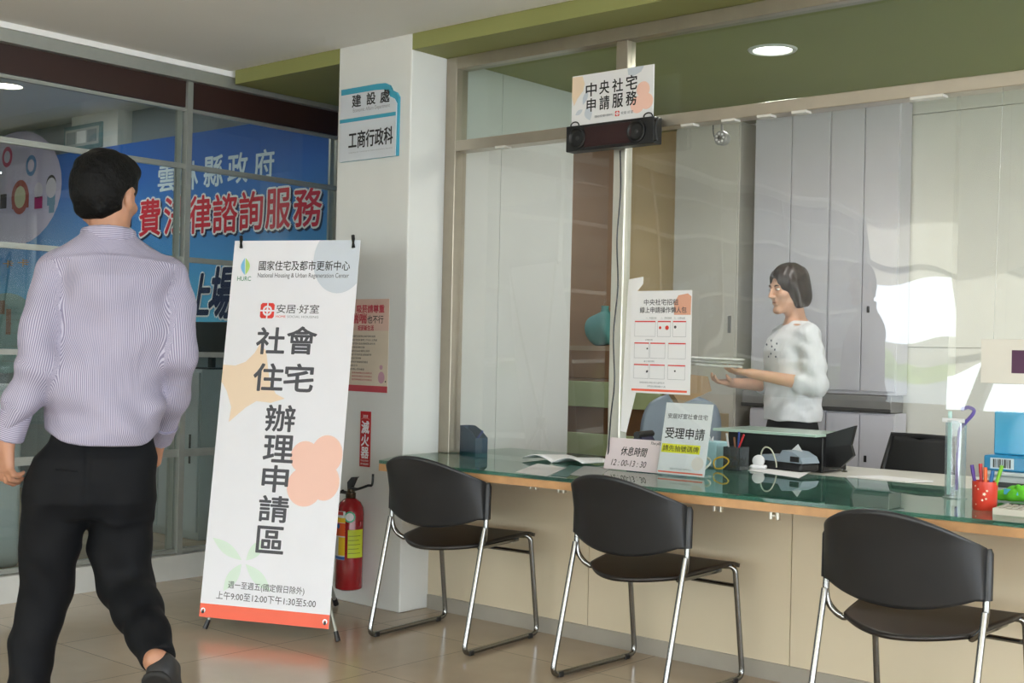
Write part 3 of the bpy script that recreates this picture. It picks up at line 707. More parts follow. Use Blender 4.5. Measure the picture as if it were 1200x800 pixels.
def curved(name, a0, a1, z0, z1, m, off=0.0006):
    def fn(u, v):
        a = R(a0 + (a1 - a0) * u); return Vector(((rr + off) * math.cos(a), (rr + off) * math.sin(a), z0 + (z1 - z0) * v))
    return MB().grid(fn, 14, 2).build(name, m, fe)
YEL = mat('label_yellow', '#E8C021', 0.5, vary=0.03); LIME = mat('label_lime', '#BFCB2B', 0.5, vary=0.05, scale=30)
curved('label', -50, 24, 0.155, 0.285, LIME)
curved('label', -152, -62, 0.145, 0.37, mat('label_white', '#DADADA', 0.5, vary=0))
curved('label', -152, -62, 0.255, 0.315, mat('label_orange', '#DD5A22', 0.5, vary=0.03), 0.0009)
curved('label', -152, -62, 0.317, 0.34, YEL, 0.0009); curved('label', -95, -62, 0.165, 0.25, YEL, 0.0009); curved('label', -152, -62, 0.146, 0.16, mat('label_blue', '#2A5D9C', 0.5, vary=0), 0.0009)
curved('label', -152, -72, 0.352, 0.368, mat('label_red', '#C22B2B', 0.5, vary=0), 0.0009)
def curved_disc(name, ac, zc, r, m, off):
    vs = [Vector(((rr + off) * math.cos(R(ac) + r * math.cos(R(t)) / rr), (rr + off) * math.sin(R(ac) + r * math.cos(R(t)) / rr), zc + r * math.sin(R(t)))) for t in range(0, 360, 15)]
    c = Vector(((rr + off) * math.cos(R(ac)), (rr + off) * math.sin(R(ac)), zc))
    return MB().add([c] + vs, [[0, 1 + i, 1 + (i + 1) % 24] for i in range(24)]).build(name, m, fe)
curved_disc('round_label', -44, 0.345, 0.026, mat('label_green', '#2FA57A', 0.5, vary=0), 0.0007); curved_disc('round_label', -44, 0.345, 0.019, mat('label_white'), 0.0012)
curved_disc('round_label', -98, 0.30, 0.012, mat('label_blue'), 0.0014)
for i in range(5):
    curved('label_line', -48, 8 - 9 * (i % 2), 0.175 + i * 0.02, 0.178 + i * 0.02, mat('olive_ink', '#6E7A1E', 0.5, vary=0), 0.001)
MB().box((0.058, -0.005, 0.30), (0.075, 0.012, 0.325), 0.003).build('strap_clip', RED, fe)

# ================================================================ BLUE BACKDROP BEHIND THE LEFT GLASS WALL
BY = 5.15
def blue_mat():
    m = bpy.data.materials.new('printed_blue_backdrop'); m.use_nodes = True; n = m.node_tree; b = n.nodes['Principled BSDF']
    t = n.nodes.new('ShaderNodeTexCoord'); s = n.nodes.new('ShaderNodeSeparateXYZ'); r = n.nodes.new('ShaderNodeValToRGB'); mr = n.nodes.new('ShaderNodeMapRange')
    mr.inputs['From Min'].default_value = 0.0; mr.inputs['From Max'].default_value = 1.5
    e = r.color_ramp.elements; e[0].color = (*lin('#63C3EA'), 1); e[0].position = 0.1; e[1].color = (*lin('#2A63B8'), 1); e[1].position = 0.85
    k = e.new(0.45); k.color = (*lin('#4C92D2'), 1)
    n.links.new(t.outputs['Object'], s.inputs[0]); n.links.new(s.outputs['Z'], mr.inputs[0]); n.links.new(mr.outputs[0], r.inputs[0]); n.links.new(r.outputs[0], b.inputs['Base Color'])
    b.inputs['Roughness'].default_value = 0.6; return m
BX0, BZ0 = -10.6, 1.17
bd = thing('backdrop', 'long blue printed backdrop with red and white lettering behind the left glass wall', 'backdrop', (BX0, BY, BZ0))
MB().box((0, 0, 0), (5.55, 0.03, 1.50)).build('printed_panel', blue_mat(), bd)
KM = frame((0, 0, 0), (1, 0, 0), (0, 0, 1))
def kb(u0, v0, u1, v1):
    a = at_y(u0, v0, BY); b = at_y(u1, v1, BY); return (a.x - BX0, b.z - BZ0, b.x - BX0, a.z - BZ0)
PW = mat('pale_blue_ink', '#D5E4EE', 0.6, vary=0); NAVY = mat('navy_ink', '#16284F', 0.6, vary=0); CRIM = mat('crimson_ink', '#D2243A', 0.6, vary=0)
for ch, q in (('雲', (186, 196, 206, 223)), ('林', (212, 191, 232, 221)), ('縣', (240, 184, 261, 217)), ('政', (268, 181, 290, 213)), ('府', (299, 177, 321, 207))):
    text('lettering', ch, PW, bd, kb(*q), 0.003, 0.02, KM)
for ch, q in (('免', (122, 240, 154, 279)), ('費', (165, 235, 188, 275)), ('法', (194, 232, 219, 273)), ('律', (223, 231, 247, 272)), ('諮', (251, 229, 278, 271)), ('詢', (282, 226, 308, 268)), ('服', (313, 223, 340, 266)), ('務', (346, 222, 377, 264))):
    x0, y0, x1, y1 = kb(*q); s_ = 0.014
    text('lettering_shadow', ch, NAVY, bd, (x0 + s_, y0 - s_, x1 + s_, y1 - s_), 0.002, 0.075, KM)
    text('lettering_outline', ch, PAPER, bd, (x0, y0, x1, y1), 0.004, 0.075, KM)
    text('lettering', ch, CRIM, bd, (x0, y0, x1, y1), 0.006, 0.02, KM)
for ch, q in (('上', (221, 322, 246, 368)), ('場', (247, 314, 275, 372))):
    x0, y0, x1, y1 = kb(*q)
    text('lettering_outline', ch, PAPER, bd, (x0, y0, x1, y1), 0.004, 0.07, KM, 0.25)
    text('lettering', ch, NAVY, bd, (x0, y0, x1, y1), 0.006, 0.03, KM, 0.25)
text('lettering', 'Time', NAVY, bd, kb(215, 381, 246, 398), 0.006, 0.04, KM)
text('lettering', 'Time', PAPER, bd, kb(214, 380, 245, 397), 0.008, 0.025, KM)
q0 = at_y(22, 218, BY); q1 = at_y(72, 232, BY)
cx, cy, rr_ = q0.x - BX0 - 0.05, q0.z - BZ0 - 0.02, (q1.x - q0.x) * 1.06
patch('round_picture', disc(cx, cy, rr_ * 1.02, rr_ * 0.66), mat('lilac_print', '#C7BCD8', 0.6, vary=0.03), bd, 0.003, KM)
def kc(u, v, r): a = at_y(u, v, BY); return disc(a.x - BX0, a.z - BZ0, r, r, 20)
def kr(u0, v0, u1, v1): x0, y0, x1, y1 = kb(u0, v0, u1, v1); return rect(x0, y0, x1, y1)
patches('printed_figure', [kc(9, 184, 0.085)], mat('rose_print', '#C2426B', 0.6, vary=0), bd, 0.004, KM); patches('printed_figure', [kc(9, 184, 0.05)], mat('lilac_print'), bd, 0.005, KM)
patches('printed_figure', [kc(37, 194, 0.085)], mat('blue_print', '#4F7FB5', 0.6, vary=0), bd, 0.004, KM); patches('printed_figure', [kc(37, 194, 0.05)], mat('lilac_print'), bd, 0.005, KM)
patches('printed_figure', [kr(15, 228, 34, 243)], mat('brick_print', '#A8493C', 0.6, vary=0), bd, 0.004, KM); patches('printed_figure', [kc(24, 231, 0.14)], mat('brick_print'), bd, 0.0044, KM); patches('printed_figure', [kc(24, 231, 0.09)], mat('cream_print', '#C9C4A0', 0.6, vary=0), bd, 0.005, KM)
patches('printed_figure', [kr(41, 231, 50, 244)], mat('magenta_print', '#B23070', 0.6, vary=0), bd, 0.004, KM); patches('printed_figure', [kc(45.5, 223, 0.065)], mat('pale_print', '#D8CFDC', 0.6, vary=0), bd, 0.004, KM)
patches('printed_figure', [kr(56, 226, 65, 240), kr(58, 240, 64, 249)], mat('steel_print', '#6E93B0', 0.6, vary=0), bd, 0.004, KM); patches('printed_figure', [kc(60.5, 220, 0.08)], mat('pale_print'), bd, 0.0042, KM); patches('printed_figure', [kc(60.5, 216, 0.075)], mat('dark_print', '#3A3038', 0.6, vary=0), bd, 0.004, KM)
patches('printed_figure', [kr(1, 228, 8, 244)], mat('dark_print'), bd, 0.004, KM)
text('lettering', '卡 卡', mat('amber_print', '#B08A3C', 0.6, vary=0), bd, kb(4, 305, 34, 312), 0.004, 0.02, KM)
patches('round_picture', [disc(cx - 0.1, 0.10, 0.55, 0.33, 40)], mat('sage_print', '#7FA3A0', 0.6, vary=0.08), bd, 0.003, KM)
patches('printed_figure', [kr(0, 352, 6, 368), kr(8, 362, 13, 392)], mat('brown_print', '#8A6A55', 0.6, vary=0), bd, 0.0045, KM)

_a, _b = at_y(76, 150, 5.165), at_y(119, 172, 5.165)
t = thing('notice_board', 'small framed board on the white column behind the left glass wall', 'notice board', (_a.x, 5.178, _b.z))
_w, _h = _b.x - _a.x, _a.z - _b.z
MB().box((0, -0.02, 0), (_w, 0, _h), 0.004).build('frame', mat('teal_grey_frame', '#6F8C92', 0.5, vary=0.03), t); MB().box((0.03, -0.024, 0.03), (_w - 0.03, -0.018, _h - 0.03)).build('board', mat('grey_paper', '#B9BCBE', 0.6, vary=0.02), t)
for k in range(3): MB().box((0.05 + k * (_w - 0.08) / 3, -0.027, 0.05), (0.05 + k * (_w - 0.08) / 3 + (_w - 0.08) / 3.6, -0.0235, _h - 0.05)).build('pinned_sheet', PAPER if k % 2 else mat('mid_grey_metal', '#8C9498', 0.5, vary=0.03), t)
# ---- furniture under the backdrop
GREYC = mat('pale_grey_metal', '#B9BFC2', 0.45, vary=0.03)
def cabinet(x0, x1, y0, y1, z1, label, nd, m, name='storage_cabinet'):
    t = thing(name, label, 'cabinet', ((x0 + x1) / 2, (y0 + y1) / 2, 0)); wx = (x1 - x0) / 2; wy = (y1 - y0) / 2
    MB().box((-wx, -wy + 0.018, 0), (wx, wy, z1), 0.004).build('body', m, t)
    for i in range(nd):
        a = -wx + 2 * wx * i / nd + 0.006; b = -wx + 2 * wx * (i + 1) / nd - 0.006
        d = MB().box((a, -wy, 0.05), (b, -wy + 0.017, z1 - 0.02), 0.003).build('door', m, t)
        MB().tube([(b - 0.05, -wy - 0.02, z1 * 0.62), (b - 0.05, -wy - 0.02, z1 * 0.45)], 0.007, 8).build('handle', CHROME, d)
    return t
a = at_y(223, 560, 4.8)
cabinet(-7.45, -6.60, 4.68, 5.10, 1.06, 'white two-door cabinet below the lettering of the blue backdrop', 2, GREYC)
cabinet(-8.55, -7.60, 4.68, 5.10, 0.95, 'grey low cabinet half hidden behind the person in striped shirt', 2, mat('mid_grey_metal', '#8C9498', 0.5, vary=0.03))
t = thing('display_monitor', 'black monitor standing on the white cabinet under the blue backdrop', 'monitor', (-6.72, 4.85, 1.06), 0)
MB().box((-0.10, -0.09, 0), (0.10, 0.09, 0.012), 0.004).build('base', BLACKP, t); MB().box((-0.02, -0.01, 0.01), (0.02, 0.02, 0.14)).build('neck', BLACKP, t)
MB().box((-0.24, -0.03, 0.09), (0.24, 0.0, 0.30), 0.006).build('screen', BLACKP, t)
t = thing('desk', 'dark low desk behind the left glass wall, at the far left', 'desk', (-8.2, 3.55, 0))
MB().box((-0.75, -0.35, 0.43), (0.75, 0.35, 0.46), 0.006).build('desk_top', mat('dark_desk', '#2B2A29', 0.4, vary=0.05), t)
for x in (-0.7, 0.7): MB().box((x - 0.02, -0.33, 0), (x + 0.02, 0.33, 0.43)).build('side_panel', mat('dark_desk'), t)
pp = MB().box((-0.16, -0.11, 0.0), (0.16, 0.11, 0.012), 0.002).build('paper_stack', mat('grey_paper', '#B9BCBE', 0.6, vary=0.02)); pp.location = (-7.92, 3.45, 0.462); tag(pp, 'small stack of paper on the dark low desk behind the glass', 'paper')
t = thing('folding_chair', 'dusky pink cushioned chair behind the glass beside the banner', 'chair', (-6.45, 4.05, 0), R(15))
PINK = mat('dusky_pink_fabric', '#9C6672', 0.8, vary=0.05)
MB().box((-0.22, -0.22, 0.81), (0.22, 0.22, 0.855), 0.02).build('seat', PINK, t)
for sx_ in (-1, 1):
    for sy_ in (-1, 1): MB().tube([(sx_ * 0.2, sy_ * 0.2, 0.80), (sx_ * 0.22, sy_ * 0.22, 0.0)], 0.012, 8).build('leg', BLACKP, t)
MB().box((-0.2, 0.2, 0.86), (0.2, 0.235, 1.16), 0.015).build('backrest', BLACKP, t)
cb = MB().tube(bez([(-6.15, 3.70, 0.60), (-6.05, 3.78, 0.585), (-6.02, 3.82, 0.50), (-6.08, 3.74, 0.36), (-6.2, 3.62, 0.22), (-6.35, 3.5, 0.02)], 10), 0.008, 8).build('power_cable', BLACKP)
tag(cb, 'black cable drooping behind the glass, right of the person in striped shirt', 'cable')
t = thing('water_dispenser', 'pale rounded appliance behind the glass, right of the person in striped shirt', 'appliance', (-6.62, 3.30, 0))
MB().box((-0.16, -0.16, 0), (0.16, 0.16, 0.98), 0.03, seg=4).build('body', GREYC, t); MB().box((-0.10, -0.172, 0.55), (0.10, -0.15, 0.80), 0.01).build('recess', BLACKP, t)
for x in (-0.04, 0.04): MB().tube([(x, -0.19, 0.76), (x, -0.165, 0.76)], 0.01, 8).build('tap', CHROME, t)

# ================================================================ LED DISPLAY AND SIGN OVER THE POST
LY = 4.262
ld = thing('number_display', 'black number display box with two round speakers on the transom rail', 'display', (-3.18, LY, 2.078))
MB().box((-0.228, 0, 0), (0.228, 0.06, 0.11), 0.004).build('case', BLACKP, ld)
MB().box((-0.125, -0.003, 0.012), (0.115, 0.001, 0.098), 0.001).build('screen', mat('dark_red_screen', '#2A0D10', 0.35, vary=0.05), ld)
for x in (-0.165, 0.142):
    M_ = Matrix.Translation((x, -0.001, 0.055)) @ Matrix.Rotation(R(90), 4, 'X')
    sp = MB().lathe([(0.046, 0.0), (0.046, 0.006), (0.040, 0.008), (0.036, 0.003), (0.018, -0.006), (0.001, -0.006)], 32, M_).build('speaker', mat('speaker_black', '#0D0D0E', 0.5, vary=0), ld)
    MB().lathe([(0.012, 0.0), (0.010, 0.004), (0.001, 0.006)], 16, Matrix.Translation((x, 0.003, 0.055)) @ Matrix.Rotation(R(90), 4, 'X')).build('dust_cap', mat('dust_cap_grey', '#2C2C2E', 0.3, vary=0), sp)
for x in (-0.19, 0.19):
    MB().tube([(x + 0.022 * math.cos(R(a)), 0.012, 0.112 + 0.016 * math.sin(R(a))) for a in range(0, 181, 20)], 0.003, 8).build('clip_loop', BLACKP, ld)
MB().tube([(0.225, 0.01, 0.09), (0.245, 0.0, 0.10), (0.24, -0.005, 0.06), (0.245, 0.0, 0.01), (0.215, 0.01, 0.006)], 0.005, 8).build('bracket', BLACKP, ld)
MB().box((-0.03, 0.06, 0.03), (0.03, 0.085, 0.115)).build('mounting_plate', BLACKP, ld)
cb = MB().tube(bez([(-3.172, 4.335, 2.075), (-3.165, 4.335, 1.9), (-3.178, 4.335, 1.7), (-3.168, 4.335, 1.5), (-3.185, 4.335, 1.3), (-3.175, 4.335, 1.1), (-3.19, 4.335, 0.95), (-3.205, 4.34, 0.76)], 8), 0.0035, 6).build('display_cable', BLACKP)
tag(cb, 'thin black cable running down the steel post from the number display', 'cable')
sg = thing('service_sign', 'white sign board with bold black characters standing on the number display', 'sign', (-3.392, LY + 0.016, 2.186))
SW, SH = 0.422, 0.218
MB().box((0, 0, 0), (SW, 0.006, SH)).build('board', mat('sign_white', '#EDEDEF', 0.45, vary=0.01), sg)
def sb(u0, v0, u1, v1):
    a = at_y(u0, v0, LY + 0.016); b = at_y(u1, v1, LY + 0.016); return (a.x + 3.392, b.z - 2.186, b.x + 3.392, a.z - 2.186)
patch('yellow_shape', [(0.0, 0.215), (0.055, 0.213), (0.068, 0.18), (0.06, 0.15), (0.03, 0.12), (0.012, 0.09), (0.0, 0.13)], SAND, sg, 0.0006, KM)
patch('grey_shape', [(0.29, 0.218), (0.375, 0.218), (0.36, 0.195), (0.32, 0.18), (0.295, 0.19)], HAZE, sg, 0.0006, KM)
patches('peach_shape', [disc(0.372, 0.12, 0.033), disc(0.345, 0.06, 0.035), disc(0.39, 0.07, 0.033), rect(0.35, 0.06, 0.395, 0.12)], PEACH, sg, 0.0006, KM)
patches('grey_leaf', [leaf(0.06, 0.09, 0.085, 0.15, 0.012), leaf(0.02, 0.05, 0.06, 0.07, 0.01), leaf(0.1, 0.02, 0.08, 0.08, 0.02)], HAZE, sg, 0.0006, KM)
for ch, q in zip('中央社宅', ((687, 98, 699, 112), (703, 95, 714, 109), (718, 93, 730, 106.5), (734, 89, 746.5, 104))): text('lettering', ch, INK, sg, sb(*q), 0.0012, 0.016, KM)
for ch, q in zip('申請服務', ((688, 116, 698, 130), (703, 113, 714, 127.5), (718, 110.5, 730, 125), (734, 107.5, 746, 122.5))): text('lettering', ch, INK, sg, sb(*q), 0.0012, 0.016, KM)
text('lettering', '國家住宅及都市更新中心', GREYINK, sg, (0.125, 0.028, 0.225, 0.038), 0.0012, 0, KM)
home_mark(0.243, 0.034, 0.022, sg, KM, 0.001)
text('lettering', '安居·好室', GREYINK, sg, (0.262, 0.028, 0.325, 0.04), 0.0012, 0, KM)

# ================================================================ POSTER ON THE FILM
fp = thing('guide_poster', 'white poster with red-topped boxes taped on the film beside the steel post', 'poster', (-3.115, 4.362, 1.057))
bs = MB(); bs.prism([(-0.045, -0.165), (-0.015, -0.17), (0.03, 0.0), (0.02, 0.42), (0.055, 0.455), (0.055, 0.485), (-0.02, 0.475), (-0.028, 0.30)], -0.004, -0.003, KM); bs.build('backing_or_glare_sheet', mat('glare_white', '#F6F6F6', 0.2, vary=0), fp)  # white strip left of the poster stands in for glare on the film
MB().prism(rect(0, 0, 0.30, 0.425), 0, 0.0012, KM).build('paper_sheet', PAPER, fp)
patch('peach_shape', [(0.215, 0.325), (0.295, 0.325), (0.297, 0.40), (0.28, 0.412), (0.235, 0.405), (0.215, 0.375)], mat('salmon_ink', '#DDA58C', 0.6, vary=0.02), fp, 0.0016, KM)
text('lettering', '中央社宅招租', GREYINK, fp, (0.065, 0.365, 0.235, 0.39), 0.002, 0.01, KM); text('lettering', '線上申請操作懶人包', GREYINK, fp, (0.045, 0.333, 0.275, 0.358), 0.002, 0.01, KM)
bxs = [(0.02, 0.235, 0.125, 0.30), (0.135, 0.235, 0.2, 0.30), (0.21, 0.235, 0.275, 0.30), (0.02, 0.145, 0.095, 0.21), (0.1, 0.145, 0.175, 0.21), (0.19, 0.145, 0.275, 0.21), (0.02, 0.06, 0.095, 0.12), (0.1, 0.06, 0.175, 0.12), (0.19, 0.06, 0.275, 0.12)]
lines = []; heads = []
for (a, b, c_, d_) in bxs:
    e = 0.001
    lines += [rect(a, b, c_, b + e), rect(a, b, a + e, d_), rect(c_ - e, b, c_, d_)]; heads.append(rect(a, d_ - 0.005, c_, d_))
patches('box_outlines', lines, mat('grey_ink'), fp, 0.0018, KM); patches('box_headers', heads, REDINK, fp, 0.0018, KM)
patches('box_dots', [disc(0.148, 0.272, 0.006), disc(0.182, 0.272, 0.009)], REDINK, fp, 0.0018, KM); [patch('box_icon', q_, GREYINK, fp, 0.0018, KM) for q_ in (leaf(0.082, 0.085, 0.092, 0.095, 0.005), disc(0.086, 0.185, 0.004), disc(0.222, 0.275, 0.006), disc(0.225, 0.095, 0.004))]
for i, (x, y, s_) in enumerate(((0.075, 0.308, '一、申請流程'), (0.15, 0.308, '二、資格審查'), (0.215, 0.308, '三、公開抽籤'), (0.075, 0.217, '步驟說明'), (0.07, 0.128, '線上填寫資料'), (0.05, 0.040, '請掃描報名並備妥身分證明文件'), (0.09, 0.025, '詳情請洽服務櫃台人員'))):
    text('lettering', s_, mat('grey_ink'), fp, (x, y, x + 0.009 * len(s_), y + 0.008), 0.0018, 0, KM)
patch('red_band', rect(0.01, 0.008, 0.285, 0.017), mat('coral_ink'), fp, 0.0018, KM)

# ================================================================ ON THE COUNTER
Z = COUNTER_Z
def lean_card(name, label, bl, br, h, lean, m, cat='card'):
    xd = (Vector(br) - Vector(bl)); w_ = xd.length; xd.normalize(); back = Vector((0, 0, 1)).cross(xd); yd = Vector((0, 0, 1)) * h + back * lean
    M_ = frame(bl, xd, yd); L_ = yd.length
    t = thing(name, label, cat); t.matrix_world = M_
    return t, w_, L_
cd_, W_, L_ = lean_card('rest_time_card', 'pale pink leaning card with handwritten rest hours beside the steel post', (-3.212, 4.320, Z + 0.003), (-2.934, 4.325, Z + 0.003), 0.130, 0.036, None, 'card')
PKC = mat('pale_pink_card', '#E6D9DC', 0.5, vary=0.02)
MB().prism(rect(0, 0, W_, L_), -0.002, 0).build('card_sheet', PKC, cd_)
MB().prism([(0.05, 0.10), (0.23, 0.10), (0.24, 0.018), (0.04, 0.018)], -0.004, -0.002, Matrix.Rotation(0, 4, 'X')).build('support', PKC, cd_)
text('lettering', '休息時間', INK, cd_, (0.075, 0.062, 0.205, 0.100), 0.0006, 0.012, None, 0.15)
text('lettering', '12 : 00-13 : 30', mat('sepia_ink', '#4B3A3A', 0.6, vary=0), cd_, (0.035, 0.017, 0.21, 0.043), 0.0006, 0.01, None, 0.2)
text('lettering', 'Thx-y00', INK, cd_, (0.215, 0.113, 0.268, 0.128), 0.0006, 0.008, None, 0.3)
pc, W_, L_ = lean_card('placard_stand', 'upright clear acrylic stand holding a white notice with a yellow highlighted line', (-2.93, 4.30, Z + 0.003), (-2.705, 4.305, Z + 0.003), 0.302, 0.065, None, 'sign holder')
ACRY = sheet_mat('clear_acrylic', '#FCFEFE', 1.49, 0.01, 1.2)
MB().prism(rect(0.002, 0.004, W_ - 0.002, L_ - 0.012), -0.003, -0.0022).build('notice_sheet', mat('notice_paper', '#F6F7FA', 0.5, vary=0.01), pc)
MB().prism(rect(0, 0, W_, L_), -0.0005, 0.001).build('acrylic_front', ACRY, pc)
MB().prism(rect(0, 0, W_, L_), -0.006, -0.0045).build('acrylic_back', ACRY, pc)
_up = (Vector((0, 0, 1)) if True else None); _f = pc.matrix_world.inverted().to_3x3() @ Vector((0, 0.09, 0.0015))
MB().add([(0, 0, -0.0045), (W_, 0, -0.0045), (W_ + _f.x, _f.y, _f.z), (_f.x, _f.y, _f.z)], [[0, 1, 2, 3]]).build('acrylic_foot', ACRY, pc, solid=0.002, off=1)
zz = -0.0018
text('lettering', '安居好室社會住宅', GREYINK, pc, (0.018, 0.232, 0.205, 0.253), zz, 0.012)
text('lettering', '受理申請', INK, pc, (0.016, 0.150, 0.200, 0.195), zz, 0.014)
patch('yellow_highlight', rect(0.008, 0.092, 0.188, 0.128), mat('highlighter_yellow', '#F2EE2C', 0.5, vary=0.02), pc, -0.0021)
text('lettering', '請先抽號碼牌', INK, pc, (0.014, 0.098, 0.182, 0.122), zz, 0.012)
patch('peach_shape', disc(0.185, 0.055, 0.028), mat('pale_peach', '#F3EAE2', 0.5, vary=0), pc, -0.0021)
patch('red_line', rect(0.005, 0.010, 0.215, 0.016), CORAL, pc, -0.0021)
text('lettering', '國家住宅及都市更新中心', mat('grey_ink'), pc, (0.06, 0.024, 0.16, 0.031), zz)

def sheet(name, label, corners, m, z=Z + 0.0006, th=0.0008, cat='paper'):
    pts = [at_z(u, v, z) for u, v in corners]; c = sum(pts, Vector()) / 4
    o = MB().prism([(p.x - c.x, p.y - c.y) for p in pts], 0, th).build(name, m); o.location = (c.x, c.y, z); return tag(o, label, cat)
sh1 = sheet('form_sheet', 'printed white form under the glass left of the rest-time card', [(604, 553), (640, 558), (664, 548), (630, 543)], PAPER)
sheet('form_sheet', 'grey printed form lying at the foot of the steel post', [(668, 556), (700, 560), (716, 548), (684, 546)], mat('grey_paper'))
sheet('blue_green_folder', 'dark teal folder edge lying between two forms', [(646, 557), (664, 559), (684, 547), (668, 545)], mat('teal_folder', '#2E6A66', 0.4, vary=0.05), Z + 0.0004)
bk = thing('open_booklet', 'open white booklet with a dark underside behind the glass, left of the post', 'booklet', tuple(at_z(665, 541, Z)))
def leafp(s):
    def fn(u, v): return Vector((s * 0.17 * u, -0.11 + 0.22 * v, 0.004 + 0.028 * math.sin(math.pi * min(1, u * 0.9)) * (1 - 0.4 * v)))
    return fn
for s in (-1, 1): MB().grid(leafp(s), 10, 4).build('page', PAPER, bk, solid=0.004, off=1 if s < 0 else -1)
bx_ = thing('card_box', 'dark blue open cardboard tray holding a blue pen in the left window corner', 'box', (-4.15, 4.50, Z), R(-5))
NB = mat('dark_blue_card', '#123C56', 0.55, vary=0.05)
bm_ = MB(); bm_.box((-0.055, -0.04, 0), (0.085, 0.04, 0.004)); bm_.prism([(-0.055, 0), (0.085, 0), (0.085, 0.07), (0.055, 0.10), (-0.005, 0.125), (-0.055, 0.125)], 0.037, 0.04, frame((0, 0, 0), (1, 0, 0), (0, 0, 1))); bm_.prism([(-0.055, 0), (0.085, 0), (0.085, 0.07), (0.04, 0.105), (-0.005, 0.125), (-0.055, 0.125)], -0.04, -0.037, frame((0, 0, 0), (1, 0, 0), (0, 0, 1)))
bm_.box((-0.055, -0.04, 0), (-0.052, 0.04, 0.125)); bm_.box((0.082, -0.04, 0), (0.085, 0.04, 0.07)); bm_.build('tray', NB, bx_)
pn = MB().tube([(-4.13, 4.50, Z + 0.03), (-4.058, 4.49, Z + 0.105)], 0.005, 8).build('pen', mat('blue_pen', '#1C3C8C', 0.35, vary=0)); tag(pn, 'blue pen leaning in the dark blue tray in the window corner', 'pen')

# pen holder, tissue box, terminal and cables
def pen(a, b, m, label, r=0.004):
    a = Vector(a); b = Vector(b)
    t = thing('pen', label, 'pen', tuple(a)); d = b - a
    MB().tube([(0, 0, 0), d * 0.78], r, 8).build('barrel', m, t); MB().tube([d * 0.78, d], [r * 1.15, r * 1.05], 8).build('cap', m, t); return t
hc = at_z(858, 551, Z); hx, hy = hc.x, hc.y + 0.03
ph = thing('mesh_pen_holder', 'grey clear pen holder standing by the white notice stand', 'pen holder', (hx, hy, Z))
SMK = sheet_mat('smoky_plastic', '#9AA0A2', 1.45, 0.1, 1.2, 0.15, '#AAB0B2')
hb = MB(); hw_ = 0.04
for (a, b) in (((-hw_, -hw_, 0), (hw_, -hw_ + 0.002, 0.10)), ((-hw_, hw_ - 0.002, 0), (hw_, hw_, 0.10)), ((-hw_, -hw_, 0), (-hw_ + 0.002, hw_, 0.10)), ((hw_ - 0.002, -hw_, 0), (hw_, hw_, 0.10)), ((-hw_, -hw_, 0), (hw_, hw_, 0.003))): hb.box(a, b)
hb.build('cup', SMK, ph)
for (a, b, m, l) in (((-0.02, 0, 0.004), (-0.05, 0, 0.155), mat('white_pen', '#DADADA', 0.4, vary=0), 'white pen leaning left in the grey pen holder'), ((0.0, 0.01, 0.004), (-0.018, 0.01, 0.14), mat('brown_pen', '#8A5A3A', 0.5, vary=0), 'brown pencil in the grey pen holder'), ((0.005, 0.0, 0.004), (0.012, 0, 0.165), mat('blue_pen'), 'blue capped pen upright in the grey pen holder'), ((-0.02, -0.01, 0.004), (0.042, -0.01, 0.155), mat('red_pen', '#C4262B', 0.4, vary=0), 'red capped pen leaning right in the grey pen holder')):
    pen((hx + a[0], hy + a[1], Z + a[2]), (hx + b[0], hy + b[1], Z + b[2]), m, l)
p = at_z(843, 540, Z)
tb = thing('tissue_box', 'pale blue tissue box behind the white notice stand', 'tissue box', (-3.0, 4.80, 0.734))
MB().box((-0.075, -0.05, 0), (0.075, 0.05, 0.11), 0.005).build('carton', mat('pale_blue_card', '#A9CFD6', 0.6, vary=0.03), tb)
MB().grid(lambda u, v: Vector((-0.03 + 0.07 * u, 0.02 * math.sin(5 * u), 0.108 + 0.03 * v * (0.6 + 0.4 * math.sin(7 * u)))), 8, 3).build('tissue', PAPER, tb, solid=0.0008)
cbp = at_z(838, 556, Z)
def coil(cx, cy, n, m, label, r0=0.03):
    pts = []
    for i in range(n * 16):
        a = i / 16 * 2 * math.pi; pts.append((cx + (r0 + 0.004 * math.sin(3 * a)) * math.cos(a), cy + 0.02 * math.sin(a), Z + 0.006 + 0.05 * (0.5 + 0.5 * math.sin(a)) + 0.002 * i / 16))
    return tag(MB().tube(pts, 0.0028, 6).build('coiled_cable', m), label, 'cable')
coil(-2.87, 4.56, 4, mat('white_cable', '#C9CBB8', 0.5, vary=0), 'coil of pale cable behind the white notice stand')
coil(-2.86, 4.68, 2, mat('yellow_cable', '#C9A62A', 0.5, vary=0), 'short yellow cable loop behind the white notice stand', 0.035)
sheet('note_sheet', 'white sheet under the grey card terminal', [(876, 551), (936, 560), (957, 549), (905, 543)], PAPER)
tp = at_z(922, 551, Z)
te = thing('card_terminal', 'grey and black desk terminal with a raised lid on the white sheet', 'terminal', (tp.x, tp.y + 0.03, Z + 0.0015), R(-12))
MB().box((-0.115, -0.06, 0), (0.11, 0.06, 0.036), 0.01).build('base', BLACKP, te)
TG = mat('blue_grey_plastic', '#8E9CA8', 0.4, vary=0.03)
MB().prism([(-0.115, 0.036), (0.115, 0.036), (0.10, 0.062), (0.055, 0.082), (0.0, 0.086), (-0.02, 0.058), (-0.115, 0.06)], -0.055, 0.055, frame((0, 0, 0), (1, 0, 0), (0, 0, 1))).build('cover', TG, te)
MB().box((0.045, -0.058, 0.04), (0.095, -0.05, 0.064), 0.003).build('slot', BLACKP, te)
MB().prism([(-0.01, 0.084), (0.05, 0.082), (0.025, 0.112)], -0.02, -0.018, frame((0, 0, 0), (1, 0, 0), (0, 0, 1))).build('paper_slip', PAPER, te)
